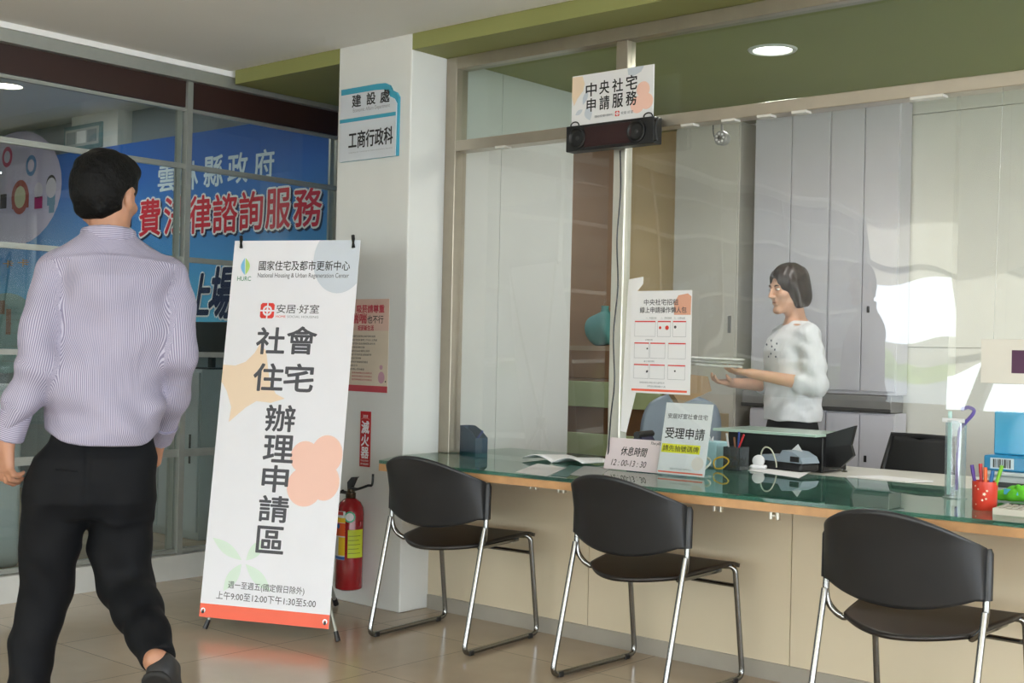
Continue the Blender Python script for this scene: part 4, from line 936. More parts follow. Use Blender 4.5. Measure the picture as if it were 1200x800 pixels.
MB().tube(bez([(-0.10, -0.062, 0.005), (-0.105, -0.07, 0.06), (-0.085, -0.07, 0.092), (-0.05, -0.068, 0.085), (-0.025, -0.066, 0.04), (-0.02, -0.066, 0.01)], 8), 0.0032, 8).build('cord', mat('white_cable'), te)
ps = at_z(882, 550, Z)
t = thing('tape_dispenser', 'small white clip dispenser between the pen holder and the terminal', 'dispenser', (ps.x + 0.005, ps.y + 0.04, Z + 0.002), R(20))
MB().box((-0.035, -0.025, 0), (0.035, 0.025, 0.016), 0.006).build('base', PAPER, t); MB().lathe([(0.02, -0.012), (0.026, -0.008), (0.026, 0.008), (0.02, 0.012)], 20, Matrix.Translation((0, 0, 0.034)) @ Matrix.Rotation(R(90), 4, 'X')).build('roll', PAPER, t)
t = thing('clip_pile', 'tangle of small silver clips right of the grey terminal', 'clips', (tp.x + 0.19, tp.y + 0.10, Z + 0.006), 0)
for i in range(7):
    a = i * 0.9; MB().tube([(0.03 * math.cos(a) + 0.012 * math.cos(b), 0.02 * math.sin(a) + 0.007 * math.sin(b + a), 0.002 * i) for b in np.linspace(0, 5.5, 9)], 0.0018, 6).build('clip', CHROME, t)

# black desk screen with glass shelf behind the terminal
t = thing('reception_hutch', 'black desk hutch with a pale green glass shelf in front of the person in white', 'desk hutch', (-2.80, 5.13, 0), 0)
MB().box((-0.28, -0.03, 0.7162), (0.20, 0.20, 0.872), 0.005).build('cabinet_box', BLACKP, t)
MB().box((-0.32, -0.10, 0.874), (0.20, 0.24, 0.886), 0.002).build('glass_shelf', mat('pale_green_glass', '#B9D3C6', 0.15, vary=0.02), t)
MB().prism([(0.20, 0.74), (0.20, 0.885), (0.335, 0.93), (0.315, 0.845), (0.33, 0.80), (0.27, 0.745)], -0.02, 0.0, frame((0, 0, 0), (1, 0, 0), (0, 0, 1))).build('side_flap', BLACKP, t)
MB().prism([(0.20, 0.828), (0.315, 0.846), (0.335, 0.93), (0.20, 0.885)], 0.0, 0.004, frame((0, 0, 0), (1, 0, 0), (0, 0, 1))).build('flap_fold', mat('black_card', '#26282A', 0.5, vary=0.05), t)
t = thing('inner_desk', 'white working desk behind the glass counter', 'desk', (-1.5, 5.2, 0))
MB().box((-1.8, -0.33, 0.685), (3.0, 0.35, 0.715), 0.004).build('desk_top', mat('white_desk', '#D9D7CF', 0.4, vary=0.02), t)
for x in (-1.75, 0.6, 2.9): MB().box((x - 0.02, -0.3, 0), (x + 0.02, 0.32, 0.685)).build('side_panel', mat('white_desk'), t)
pps = MB().prism([(-0.14, -0.06), (0.13, -0.09), (0.19, 0.05), (-0.05, 0.09)], 0, 0.006).build('paper_heap', PAPER); pps.location = (-2.30, 5.07, 0.717); tag(pps, 'loose white papers on the inner desk right of the black hutch', 'paper')

# mesh office chair, acrylic tube with strap, red cup, calculator, blue case, printer, plush
t = thing('office_chair', 'black mesh office chair back behind the glass counter', 'office chair', (-2.45, 5.66, 0), R(-6))
MSH = mat('black_mesh', '#121314', 0.7, vary=0.2, scale=120)
def cb_(u, v): 
    x = (-0.19 + 0.38 * u) * (1 - 0.16 * v); return Vector((x, 0.03 * (2 * u - 1) ** 2 + 0.10 * v, 0.56 + 0.30 * v))
MB().grid(cb_, 14, 10).build('backrest_mesh', MSH, t, solid=0.012)
fr = [cb_(u, v) for u, v in [(0, 0), (0, .5), (0, 1), (.5, 1), (1, 1), (1, .5), (1, 0), (.5, 0)]]
MB().tube(fr, 0.016, 8, closed=True).build('backrest_frame', BLACKP, t)
MB().box((-0.23, -0.42, 0.44), (0.23, 0.02, 0.51), 0.03, seg=3).build('seat', MSH, t)
MB().tube([(0, -0.2, 0.08), (0, -0.2, 0.45)], 0.025, 12).build('gas_post', BLACKP, t)
MB().tube([(0, -0.02, 0.46), (0, 0.04, 0.48), (0, 0.04, 0.66)], 0.02, 8).build('back_bar', BLACKP, t)
for k in range(5):
    a = R(72 * k); MB().tube([(0, -0.2, 0.09), (0.28 * math.cos(a), -0.2 + 0.28 * math.sin(a), 0.065)], [0.022, 0.014], 8).build('base_arm', BLACKP, t); MB().lathe([(0.001, -0.012), (0.03, -0.012), (0.03, 0.012), (0.001, 0.012)], 16, Matrix.Translation((0.28 * math.cos(a), -0.2 + 0.28 * math.sin(a), 0.03)) @ Matrix.Rotation(R(90), 4, 'X')).build('castor', BLACKP, t)
t = thing('acrylic_tube', 'tall clear acrylic tube with a purple strap hanging out', 'holder', (-1.765, 4.475, Z))
MB().lathe([(0.036, 0.004), (0.036, 0.278)], 32, caps=False).build('tube_wall', sheet_mat('tube_acrylic', '#E4ECEC', 1.5, 0.02, 2.2, 0.10, '#FFFFFF'), t)
MB().lathe([(0.042, 0), (0.042, 0.004)], 32).build('foot_plate', ACRY, t)
PUR = mat('purple_strap', '#6B5AA8', 0.6, vary=0.1, scale=60)
MB().tube(bez([(0.005, 0.0, 0.03), (0.008, 0.0, 0.16), (0.012, 0.0, 0.24), (0.035, -0.005, 0.272), (0.06, -0.008, 0.30), (0.065, -0.008, 0.318), (0.045, -0.008, 0.326), (0.02, -0.006, 0.318)], 8), 0.0065, 8).build('strap', PUR, t)
MB().box((-0.03, -0.004, 0.01), (-0.016, 0.004, 0.31), 0.003).build('strip', mat('mint_plastic', '#BFE0DA', 0.4, vary=0), t); MB().box((-0.04, -0.03, 0.270), (0.04, -0.022, 0.285), 0.002).build('label_tab', PAPER, t)
rc = at_z(1149, 598, Z); cx_, cy_ = rc.x, rc.y + 0.035
t = thing('red_cup', 'red cup with small cream flower marks, full of pens', 'cup', (cx_, cy_, Z))
MB().lathe([(0.001, 0), (0.037, 0), (0.039, 0.004), (0.0405, 0.095), (0.0385, 0.095), (0.037, 0.006), (0.001, 0.006)], 36).build('cup_body', mat('coral_red_ceramic', '#D2402F', 0.3, vary=0.04), t)
for (ac, zc, r_) in ((-150, 0.05, 0.006), (-142, 0.035, 0.004), (-158, 0.065, 0.004), (-72, 0.055, 0.006), (-64, 0.040, 0.004), (-80, 0.035, 0.004), (-60, 0.066, 0.004), (-110, 0.02, 0.003), (-115, 0.08, 0.003), (-100, 0.07, 0.003)):
    vs_ = [Vector((0.0415 * math.cos(R(ac)), 0.0415 * math.sin(R(ac)), zc))] + [Vector((0.0413 * math.cos(R(ac) + r_ * (0.75 + 0.25 * math.cos(5 * R(b_))) * math.cos(R(b_)) / 0.04), 0.0413 * math.sin(R(ac) + r_ * (0.75 + 0.25 * math.cos(5 * R(b_))) * math.cos(R(b_)) / 0.04), zc + r_ * (0.75 + 0.25 * math.cos(5 * R(b_))) * math.sin(R(b_)))) for b_ in range(0, 360, 12)]
    MB().add(vs_, [[0, 1 + i_, 1 + (i_ + 1) % 30] for i_ in range(30)]).build('flower_mark', mat('cream_glaze', '#E9DFC8', 0.4, vary=0), t)
for (dx, dy, bx__, h_, m, l) in ((-0.02, 0, -0.045, 0.145, mat('violet_pen', '#4B2A86', 0.4, vary=0), 'violet pen leaning left in the red cup'), (-0.01, 0.01, -0.02, 0.15, mat('red_pen'), 'red pen in the red cup'), (0.005, 0, 0.0, 0.14, mat('orange_pen', '#E2642B', 0.4, vary=0), 'orange pen in the red cup'), (0.0, 0.015, 0.02, 0.13, mat('blue_marker', '#2F74B5', 0.4, vary=0), 'blue marker at the back of the red cup'), (0.012, 0.0, 0.055, 0.15, mat('lime_marker', '#7FBF3A', 0.4, vary=0), 'lime green marker leaning right in the red cup')):
    pen((cx_ + dx, cy_ + dy, Z + 0.0075), (cx_ + bx__, cy_ + dy, Z + h_), m, l, 0.006)
kp = at_z(1185, 603, Z)
t = thing('calculator', 'cream desk calculator beside the red cup at the right edge', 'calculator', (kp.x + 0.01, kp.y + 0.06, Z), R(5))
MB().prism([(-0.065, 0), (0.065, 0), (0.065, 0.02), (-0.065, 0.02)], -0.09, 0.09, frame((0, 0, 0), (1, 0, 0), (0, 0, 1))).build('case', mat('cream_plastic', '#D6D0C2', 0.45, vary=0.02), t)
MB().box((-0.05, 0.045, 0.0201), (0.05, 0.08, 0.026), 0.002).build('display_window', mat('lcd_dark', '#3C423C', 0.2, vary=0), t)
kk = mat('grey_key', '#B7B2A6', 0.5, vary=0)
for i in range(5):
    for j in range(4): MB().box((-0.052 + i * 0.022, -0.075 + j * 0.027, 0.0201), (-0.036 + i * 0.022, -0.056 + j * 0.027, 0.025), 0.002).build('key', kk, t)
t = thing('printer', 'pale grey desk printer at the right edge behind the red cup', 'printer', (-1.41, 4.74, Z))
PG = mat('pale_grey_plastic', '#C4C8CB', 0.45, vary=0.02)
MB().box((-0.30, -0.10, 0.0), (0.25, 0.12, 0.078), 0.008).build('body', PG, t); MB().box((-0.27, -0.102, 0.036), (0.2, -0.09, 0.056), 0.003).build('paper_slot', mat('slot_dark', '#3A3C3E', 0.5, vary=0), t); MB().box((-0.30, -0.12, 0.080), (0.25, 0.12, 0.093), 0.004).build('lid', PG, t)
t = thing('blue_case', 'translucent sky blue plastic case with a barcode on the printer', 'case', (-1.41, 4.74, Z + 0.094))
BT = mat('sky_blue_plastic', '#3FA6D2', 0.25, vary=0.04, coat=0.4)
MB().box((-0.32, -0.09, 0), (0.25, 0.06, 0.055), 0.006).build('base_tray', mat('deep_blue_plastic', '#2C86B4', 0.3, vary=0.04), t)
MB().box((-0.31, -0.02, 0.055), (0.25, 0.0, 0.215), 0.006).build('upright_lid', BT, t)
patches('barcode', [rect(-0.285 + i * 0.0065, 0.012, -0.285 + i * 0.0065 + (0.003 + 0.002 * (i % 3 == 0)), 0.043) for i in range(10)], INK, t, 0.0915, KM)
patch('barcode_label', rect(-0.295, 0.008, -0.21, 0.047), mat('pale_blue_ink'), t, 0.0908, KM)
t = thing('green_plush', 'bright green soft toy ribbon lying between red cup and printer', 'toy', (-1.53, 4.50, Z), 0)
gf = Field((-0.13, -0.06, -0.01), (0.16, 0.08, 0.09), 0.004)
gf.chain([(-0.08, 0, 0.022, 0.018), (-0.03, -0.01, 0.034, 0.026), (0.03, 0.01, 0.04, 0.032), (0.09, 0.0, 0.034, 0.03), (0.13, 0.01, 0.024, 0.02)], 0.01)
gf.cone((0.0, 0, 0.03), (-0.01, -0.03, 0.06), 0.012, 0.008, 0.01); gf.cone((0.06, 0, 0.04), (0.07, -0.02, 0.07), 0.012, 0.008, 0.01)
gf.warp(lambda x, y, z: 0.003 * np.sin(90 * x) * np.sin(80 * y + 70 * z)); gf.build('plush_body', mat('green_fleece', '#63C02B', 0.8, vary=0.15, scale=60), t)
MB().box((-0.06, -0.034, 0.03), (-0.01, -0.028, 0.05), 0.002).build('blue_tag', mat('sky_tag', '#49A9C4', 0.5, vary=0), t)
# hanging card and camera
hs = thing('hanging_card', 'cream card with a dark purple square hanging at the right edge', 'card', (-1.614, 4.30, 1.148))
MB().box((0, -0.004, 0), (0.32, 0.004, 0.148), 0.001).build('card_board', mat('cream_card', '#DCD8CE', 0.5, vary=0.02), hs)
patch('purple_square', rect(0.103, 0.035, 0.20, 0.112), mat('dark_purple_ink', '#4A1D44', 0.5, vary=0.03), hs, 0.0046, KM)
for x in (0.04, 0.28): MB().tube([(x, 0, 0.148), (x, 0.042, 1.005)], 0.0008, 6).build('hanging_thread', sheet_mat('thread', '#F0F0F0', 1.45, 0.1, 1.0, 0.2), hs)
vp = at_y(846, 162, 4.47)
t = thing('security_camera', 'small round grey camera hanging under the transom rail', 'camera', (vp.x, 4.47, vp.z))
GC = mat('camera_grey', '#8D8D8B', 0.4, 0.2, vary=0.03); Mx = Matrix.Rotation(R(90), 4, 'X')
MB().lathe([(0.001, -0.03), (0.024, -0.028), (0.030, -0.01), (0.030, 0.012), (0.026, 0.016), (0.001, 0.016)], 28, Mx).build('housing', GC, t)
for k in range(7):
    a = R(360 / 7 * k); MB().lathe([(0.005, 0.015), (0.004, 0.019), (0.001, 0.02)], 10, Matrix.Translation((0.017 * math.cos(a), 0, 0.017 * math.sin(a))) @ Mx).build('led', PAPER, t)
MB().lathe([(0.008, 0.015), (0.008, 0.022), (0.001, 0.023)], 16, Mx).build('lens', BLACKP, t)
MB().tube([(0, 0, 0.028), (0, 0, 0.062), (0, -0.015, 0.068), (0, -0.048, 0.068)], 0.006, 8).build('stem', GC, t)
MB().tube(bez([(-0.024, 0.0, -0.01), (-0.04, 0, 0.02), (-0.042, 0, 0.07), (-0.03, 0.005, 0.12)], 6), 0.0025, 6).build('cable', BLACKP, t)

# ================================================================ BACK OF THE OFFICE
LG = mat('warm_grey_metal', '#C6C5CC', 0.45, vary=0.02)
def steel_cabinet(x0, x1, z0, z1, label, y=6.32, nd=2):
    t = thing('steel_cabinet', label, 'cabinet', ((x0 + x1) / 2, y, z0), 0); wx = (x1 - x0) / 2
    MB().box((-wx, 0.012, 0), (wx, 0.15, z1 - z0), 0.003).build('body', LG, t)
    for i in range(nd):
        a = -wx + 2 * wx * i / nd + 0.003; b = -wx + 2 * wx * (i + 1) / nd - 0.003
        d = MB().box((a, 0, 0.02), (b, 0.012, z1 - z0 - 0.012), 0.002).build('door', LG, t)
        hxx = a + 0.035 if i else b - 0.035
        if i: MB().box((hxx - 0.008, -0.006, (z1 - z0) * (0.28 if z0 > 0.5 else 0.72)), (hxx + 0.008, 0.0, (z1 - z0) * (0.28 if z0 > 0.5 else 0.72) + 0.035), 0.003).build('handle', BLACKP, d)
    return t
_xa, _xb, _xc = at_y(880, 400, 6.32).x, at_y(969, 400, 6.32).x, at_y(1050, 400, 6.32).x
steel_cabinet(_xa, _xb - 0.002, 1.03, 2.58, 'upper steel cabinet directly behind the person in white')
steel_cabinet(_xb + 0.002, _xc, 1.03, 2.58, 'upper steel cabinet right of the person in white, with a black handle')
steel_cabinet(_xa, _xb - 0.002, 0.0, 0.935, 'lower steel cabinet directly behind the person in white')
steel_cabinet(_xb + 0.002, _xc, 0.0, 0.935, 'lower steel cabinet right of the person in white, with a black handle')
t = thing('cabinet_rail', 'dark grey metal shelf band between the upper and lower steel cabinets', 'shelf', (-3.36, 6.32, 0.938))
MB().box((-0.37, 0.0, 0), (0.52, 0.15, 0.088), 0.003).build('band', mat('band_grey', '#8C8A88', 0.4, 0.4, vary=0.05), t); MB().box((-0.37, -0.012, 0.0), (0.52, 0.0, 0.02), 0.003).build('lip', mat('band_dark', '#3F3D3C', 0.5, vary=0.05), t)
t = thing('wall_locker', 'tall plain off-white locker between ochre panel and steel cabinets', 'locker', (-4.02, 6.35, 0))
MB().box((-0.22, 0.012, 0.0), (0.22, 0.22, 2.57), 0.003).build('body', mat('off_white_metal', '#CFCBC0', 0.5, vary=0.02), t); MB().box((-0.215, 0, 0.05), (0.215, 0.012, 2.55), 0.002).build('door', mat('off_white_metal'), t)
MB().box((0.17, -0.008, 1.35), (0.19, 0, 1.45), 0.003).build('handle', mat('band_grey'), t)
t = thing('shelf_unit', 'brown shelf unit with pale green drawers behind the steel post', 'shelf', (-4.75, 6.15, 0))
BRW = mat('brown_wood', '#7A5638', 0.5, vary=0.1, scale=12); PGR = mat('pale_green_board', '#B5C08E', 0.5, vary=0.06)
MB().box((-0.55, 0.02, 0), (0.60, 0.40, 1.06), 0.004).build('carcass', BRW, t)
for z0, z1 in ((0.05, 0.36), (0.40, 0.73), (0.89, 1.045)): MB().box((-0.53, -0.005, z0), (0.58, 0.02, z1), 0.004).build('drawer_front', PGR, t)
t = thing('carton', 'brown cardboard carton on the shelf unit behind the steel post', 'box', (-4.86, 6.33, 1.062))
KR = mat('kraft_card', '#8F6B4C', 0.7, vary=0.06)
MB().box((-0.33, -0.15, 0), (0.40, 0.15, 0.20), 0.004).build('carton_body', KR, t); MB().box((-0.33, -0.152, 0.17), (0.40, -0.15, 0.2)).build('tape_strip', mat('beige_tape', '#B39A7C', 0.4, vary=0.02), t)
t = thing('teal_bag', 'rounded teal bag on the carton behind the steel post', 'bag', (-4.72, 6.33, 1.266))
tf = Field((-0.2, -0.14, -0.02), (0.2, 0.14, 0.30), 0.008); tf.ell((0, 0, 0.10), (0.14, 0.09, 0.11), 0.02); tf.ell((0.07, 0, 0.08), (0.08, 0.08, 0.09), 0.03); tf.cutplane((0, 0, 0.002), (0, 0, -1)); tf.warp(lambda x, y, z: 0.005 * np.sin(40 * x + 20 * z)); tf.build('bag_body', mat('teal_fabric', '#5E9E96', 0.7, vary=0.1), t)
MB().lathe([(0.03, 0.0), (0.022, 0.03), (0.026, 0.045), (0.001, 0.046)], 16, Matrix.Translation((0, 0, 0.20))).build('knotted_top', mat('teal_fabric'), t)
t = thing('rice_cooker', 'small grey rounded appliance with dark base beside the locker', 'appliance', (-4.30, 6.22, 1.062))
MB().lathe([(0.001, 0), (0.10, 0), (0.10, 0.06)], 28).build('base', BLACKP, t); MB().lathe([(0.10, 0.06), (0.10, 0.13), (0.08, 0.17), (0.03, 0.19), (0.001, 0.192)], 28).build('lid', mat('warm_grey_plastic', '#B9B2A4', 0.4, vary=0.03), t)
t = thing('grey_chair', 'grey plastic office chair with rounded back behind the white notice stand', 'office chair', (-3.62, 5.50, 0), R(20))
GCH = mat('blue_grey_shell', '#8A97A3', 0.35, vary=0.04)
def gb(u, v):
    a = 2 * u - 1; ww = 0.225 * (1 - 0.25 * v ** 4 - 0.1 * (1 - v)); return Vector((a * ww, 0.05 * a * a - 0.02 + 0.07 * v, 0.66 + (0.36 - 0.06 * a * a * v) * v))
MB().grid(gb, 16, 12).build('backrest', GCH, t, solid=0.02)
MB().box((-0.22, -0.42, 0.44), (0.22, 0.0, 0.50), 0.025, seg=3).build('seat', GCH, t); MB().tube([(0, -0.05, 0.46), (0, 0.03, 0.5), (0, 0.03, 0.70)], 0.018, 8).build('back_bar', BLACKP, t)
MB().tube([(0, -0.2, 0.06), (0, -0.2, 0.45)], 0.025, 12).build('gas_post', BLACKP, t)
for k in range(5): a = R(72 * k); MB().tube([(0, -0.2, 0.07), (0.26 * math.cos(a), -0.2 + 0.26 * math.sin(a), 0.02)], [0.02, 0.018], 8).build('base_arm', BLACKP, t)
t = thing('desk_phone', 'dark navy desk phone behind the rest-time card', 'phone', (-3.30, 4.74, 0.731), R(10))
MB().prism([(-0.075, 0), (0.075, 0), (0.06, 0.05), (0.015, 0.115), (-0.02, 0.115), (-0.045, 0.06)], -0.06, 0.06, frame((0, 0, 0), (1, 0, 0), (0, 0, 1))).build('body', mat('navy_plastic', '#15183A', 0.4, vary=0.05), t)
MB().tube([(0, -0.08, 0.125), (0, 0.08, 0.125)], 0.016, 10).build('handset', BLACKP, t)
t = thing('side_table', 'low brown table in front of the shelf unit', 'table', (-3.72, 5.95, 0))
MB().box((-0.35, -0.16, 0.70), (0.30, 0.16, 0.73), 0.004).build('table_top', BRW, t)
for x in (-0.32, 0.27):
    for y in (-0.13, 0.13): MB().box((x - 0.015, y - 0.015, 0), (x + 0.015, y + 0.015, 0.70)).build('leg', BRW, t)
t = thing('beige_box', 'beige cardboard box on the table left of the person in white', 'box', (-3.70, 5.93, 0.731))
MB().box((-0.08, -0.07, 0), (0.08, 0.07, 0.175), 0.003).build('carton_body', mat('beige_card', '#B5A587', 0.6, vary=0.04), t); MB().box((-0.078, -0.068, 0.175), (0.078, 0.0, 0.179)).build('flap', mat('beige_card'), t)

# ================================================================ PEOPLE
def stripes_mat():
    m = bpy.data.materials.new('striped_shirt_cotton'); m.use_nodes = True; n = m.node_tree; b = n.nodes['Principled BSDF']
    at = n.nodes.new('ShaderNodeAttribute'); at.attribute_name = 'stripe'
    mu = n.nodes.new('ShaderNodeMath'); mu.operation = 'MULTIPLY'; mu.inputs[1].default_value = 2 * math.pi / 0.0052
    sn = n.nodes.new('ShaderNodeMath'); sn.operation = 'SINE'; r = n.nodes.new('ShaderNodeMapRange'); r.inputs['From Min'].default_value = -0.25; r.inputs['From Max'].default_value = 0.25
    mx = n.nodes.new('ShaderNodeMixRGB'); mx.inputs[1].default_value = (*lin('#ACA8BA'), 1); mx.inputs[2].default_value = (*lin('#77738A'), 1)
    n.links.new(at.outputs['Fac'], mu.inputs[0]); n.links.new(mu.outputs[0], sn.inputs[0]); n.links.new(sn.outputs[0], r.inputs[0]); n.links.new(r.outputs[0], mx.inputs[0]); n.links.new(mx.outputs[0], b.inputs['Base Color'])
    b.inputs['Roughness'].default_value = 0.75
    t = n.nodes.new('ShaderNodeTexCoord'); mp = n.nodes.new('ShaderNodeMapping'); mp.inputs['Scale'].default_value = (9, 9, 3.5); z = n.nodes.new('ShaderNodeTexNoise'); z.inputs['Scale'].default_value = 1.0; z.inputs['Detail'].default_value = 2; z.inputs['Distortion'].default_value = 0.6
    bp = n.nodes.new('ShaderNodeBump'); bp.inputs['Strength'].default_value = 0.55; bp.inputs['Distance'].default_value = 0.03
    n.links.new(t.outputs['Object'], mp.inputs[0]); n.links.new(mp.outputs[0], z.inputs[0]); n.links.new(z.outputs['Fac'], bp.inputs['Height']); n.links.new(bp.outputs[0], b.inputs['Normal'])
    return m
def cloth_mat(name, col, sc=(8, 8, 4), st=0.5, rough=0.8):
    m = mat(name, col, rough, spec=0.2, vary=0.0); n = m.node_tree; b = n.nodes['Principled BSDF']
    t = n.nodes.new('ShaderNodeTexCoord'); mp = n.nodes.new('ShaderNodeMapping'); mp.inputs['Scale'].default_value = sc; z = n.nodes.new('ShaderNodeTexNoise'); z.inputs['Scale'].default_value = 1.0; z.inputs['Detail'].default_value = 2; z.inputs['Distortion'].default_value = 0.5
    bp = n.nodes.new('ShaderNodeBump'); bp.inputs['Strength'].default_value = st; bp.inputs['Distance'].default_value = 0.03
    n.links.new(t.outputs['Object'], mp.inputs[0]); n.links.new(mp.outputs[0], z.inputs[0]); n.links.new(z.outputs['Fac'], bp.inputs['Height']); n.links.new(bp.outputs[0], b.inputs['Normal'])
    return m
def skin_mat(name, col):
    m = mat(name, col, 0.5, vary=0.06, scale=25, bump=0.02); b = m.node_tree.nodes['Principled BSDF']
    b.inputs['Subsurface Weight'].default_value = 0.12; b.inputs['Subsurface Radius'].default_value = (0.012, 0.005, 0.003); b.inputs['Subsurface Scale'].default_value = 0.5
    return m
SHIRT = stripes_mat(); NAVYT = cloth_mat('near_black_trouser_cloth', '#0A0C10', (7, 7, 3), 0.45, 0.75)
SKIN_M = skin_mat('tan_skin', '#AA7C63'); SKIN_W = skin_mat('fair_skin', '#CFA084')
HAIRM = mat('black_hair', '#030303', 0.6, spec=0.18, vary=0.2, scale=90, bump=0.5); HAIRW = mat('dark_brown_hair', '#2A1C18', 0.42, vary=0.25, scale=35, bump=0.2)
SHOE = mat('dark_grey_leather', '#232427', 0.5, vary=0.1, scale=30)

def v3(*a): return np.array(a, float)
def unit(a): a = np.array(a, float); return a / np.linalg.norm(a)
def hand(F, wrist, d, n, t, s=1.0, curl=(18, 32, 22), spread=0.0, thumb_in=0.35, rw=0.024):
    """palm, four unequal bent fingers, thumb from the side of the palm. d: to the fingers, n: out of the palm, t: thumb side"""
    w = v3(*wrist); d = unit(d); n = unit(np.array(n) - d * np.dot(n, d)); t = unit(np.array(t) - d * np.dot(t, d) - n * np.dot(t, n))
    K = []
    for off, ln, up in ((0.030, 0.070, 0.090), (0.010, 0.078, 0.095), (-0.010, 0.073, 0.091), (-0.028, 0.058, 0.083)):
        k = w + d * up * s + t * off * s; K.append((k, ln * s, off))
        F.cone(w + t * off * 0.55 * s + d * 0.01 * s, k, 0.0165 * s, 0.0125 * s, 0.012 * s)
    F.cone(w - d * 0.03 * s, w + d * 0.02 * s, rw * s, 0.025 * s, 0.015 * s, flat=n, fs=0.75)
    for i, (k, ln, off) in enumerate(K):
        a = 0.0; p = k; dd = unit(d + t * off * spread); r = 0.0098 * s
        for j, f in enumerate((0.46, 0.30, 0.24)):
            a += R(curl[j] * (1 + 0.12 * i)); q = p + (dd * math.cos(a) + n * math.sin(a)) * ln * f
            F.cone(p, q, r, r * 0.90, 0.003 * s); p = q; r *= 0.90
    b = w + d * 0.018 * s + t * 0.020 * s; b2 = b + unit(d * 0.65 + t * 0.75 + n * thumb_in) * 0.042 * s
    F.cone(b, b2, 0.0165 * s, 0.0125 * s, 0.012 * s); dd = unit(d * 0.85 + t * 0.30 + n * thumb_in)
    b3 = b2 + dd * 0.030 * s; F.cone(b2, b3, 0.0118 * s, 0.0108 * s, 0.004 * s); F.cone(b3, b3 + unit(dd + n * 0.25) * 0.024 * s, 0.0105 * s, 0.0085 * s, 0.003 * s)
def head_axes(yaw, pitch=0.0, roll=0.0):
    """columns: right, forward, up"""
    M_ = Matrix.Rotation(yaw, 3, 'Z') @ Matrix.Rotation(pitch, 3, 'X') @ Matrix.Rotation(roll, 3, 'Y'); return np.array(M_)
def head(F, c, A, s=1.0, female=False):
    c = v3(*c); P = lambda r, f, u: c + A @ v3(r, f, u) * s; RT = A.T
    E = lambda p, r, k=0.015, cut=False: F.ell(P(*p), v3(*r) * s, k * s, RT, cut)
    E((0, -0.012, 0.028), (0.074, 0.094, 0.090)); E((0, 0.028, -0.030), (0.060, 0.064, 0.084), 0.02)
    wj = 0.046 if female else 0.052
    for x in (-1, 1):
        F.cone(P(x * wj, 0.0, -0.052), P(x * 0.014, 0.072, -0.098), 0.022 * s, 0.017 * s, 0.02 * s)
        E((x * 0.044, 0.060, -0.022), (0.022, 0.024, 0.020), 0.015)
    F.cone(P(-0.010, 0.078, -0.098), P(0.010, 0.078, -0.098), 0.0155 * s, 0.0155 * s, 0.012 * s)
    F.cone(P(-0.036, 0.076, 0.026), P(0.036, 0.076, 0.026), 0.012 * s, 0.012 * s, 0.014 * s)
    for x in (-1, 1): E((x * 0.031, 0.100, 0.010), (0.017, 0.014, 0.010), 0.010, True)
    F.cone(P(0, 0.090, 0.016), P(0, 0.112, -0.022), 0.008 * s, 0.0105 * s, 0.010 * s)
    for x in (-1, 1): E((x * 0.011, 0.100, -0.026), (0.009, 0.010, 0.008), 0.006)
    F.cone(P(-0.018, 0.086, -0.052), P(0.018, 0.086, -0.052), 0.007 * s, 0.007 * s, 0.006 * s); F.cone(P(-0.015, 0.086, -0.063), P(0.015, 0.086, -0.063), 0.0078 * s, 0.0078 * s, 0.006 * s)
    F.cone(P(-0.016, 0.098, -0.0575), P(0.016, 0.098, -0.0575), 0.002 * s, 0.002 * s, 0.0)
    for x in (-1, 1):
        B_ = A @ np.array(Matrix.Rotation(R(-x * 22), 3, 'Z'))
        F.ell(P(x * 0.083, -0.008, -0.002), v3(0.0095, 0.020, 0.034) * s, 0.006 * s, B_.T); F.ell(P(x * 0.091, -0.001, 0.0), v3(0.006, 0.010, 0.018) * s, 0.004 * s, B_.T, True)
        F.cone(P(x * 0.074, 0.004, -0.028), P(x * 0.078, -0.004, -0.034), 0.008 * s, 0.007 * s, 0.006 * s)
    return P
def face_parts(P, A, s, body, lipcol, brow):
    RT = A.T
    for x in (-1, 1):
        for nm, m, off, r in (('eye', mat('eye_white', '#E4DDD6', 0.3, vary=0), (x * 0.031, 0.0795, 0.010), (0.0115, 0.0110, 0.0058)), ('iris', mat('dark_iris', '#1C1210', 0.2, vary=0), (x * 0.031, 0.0875, 0.009), (0.0048, 0.0042, 0.0045))):
            c = P(*off); M_ = Matrix([list(A[i]) + [c[i]] for i in range(3)] + [[0, 0, 0, 1]]) @ Matrix.Diagonal((r[0] * s, r[1] * s, r[2] * s, 1))
            MB().lathe([(math.sin(R(a)), -math.cos(R(a))) for a in (1, 20, 40, 60, 80, 100, 120, 140, 160, 179)], 16, M_).build(nm, m, body)
        MB().tube([P(x * 0.015, 0.0875, 0.0265), P(x * 0.032, 0.089, 0.031), P(x * 0.047, 0.079, 0.027)], [0.0028 * s, 0.0034 * s, 0.002 * s], 8).build('eyebrow', brow, body)
    MB().tube([P(-0.019, 0.0885, -0.056), P(-0.006, 0.0955, -0.054), P(0.006, 0.0955, -0.054), P(0.019, 0.0885, -0.056)], [0.002 * s, 0.0038 * s, 0.0038 * s, 0.002 * s], 8).build('lips', mat('lip_rose', lipcol, 0.4, vary=0), body)

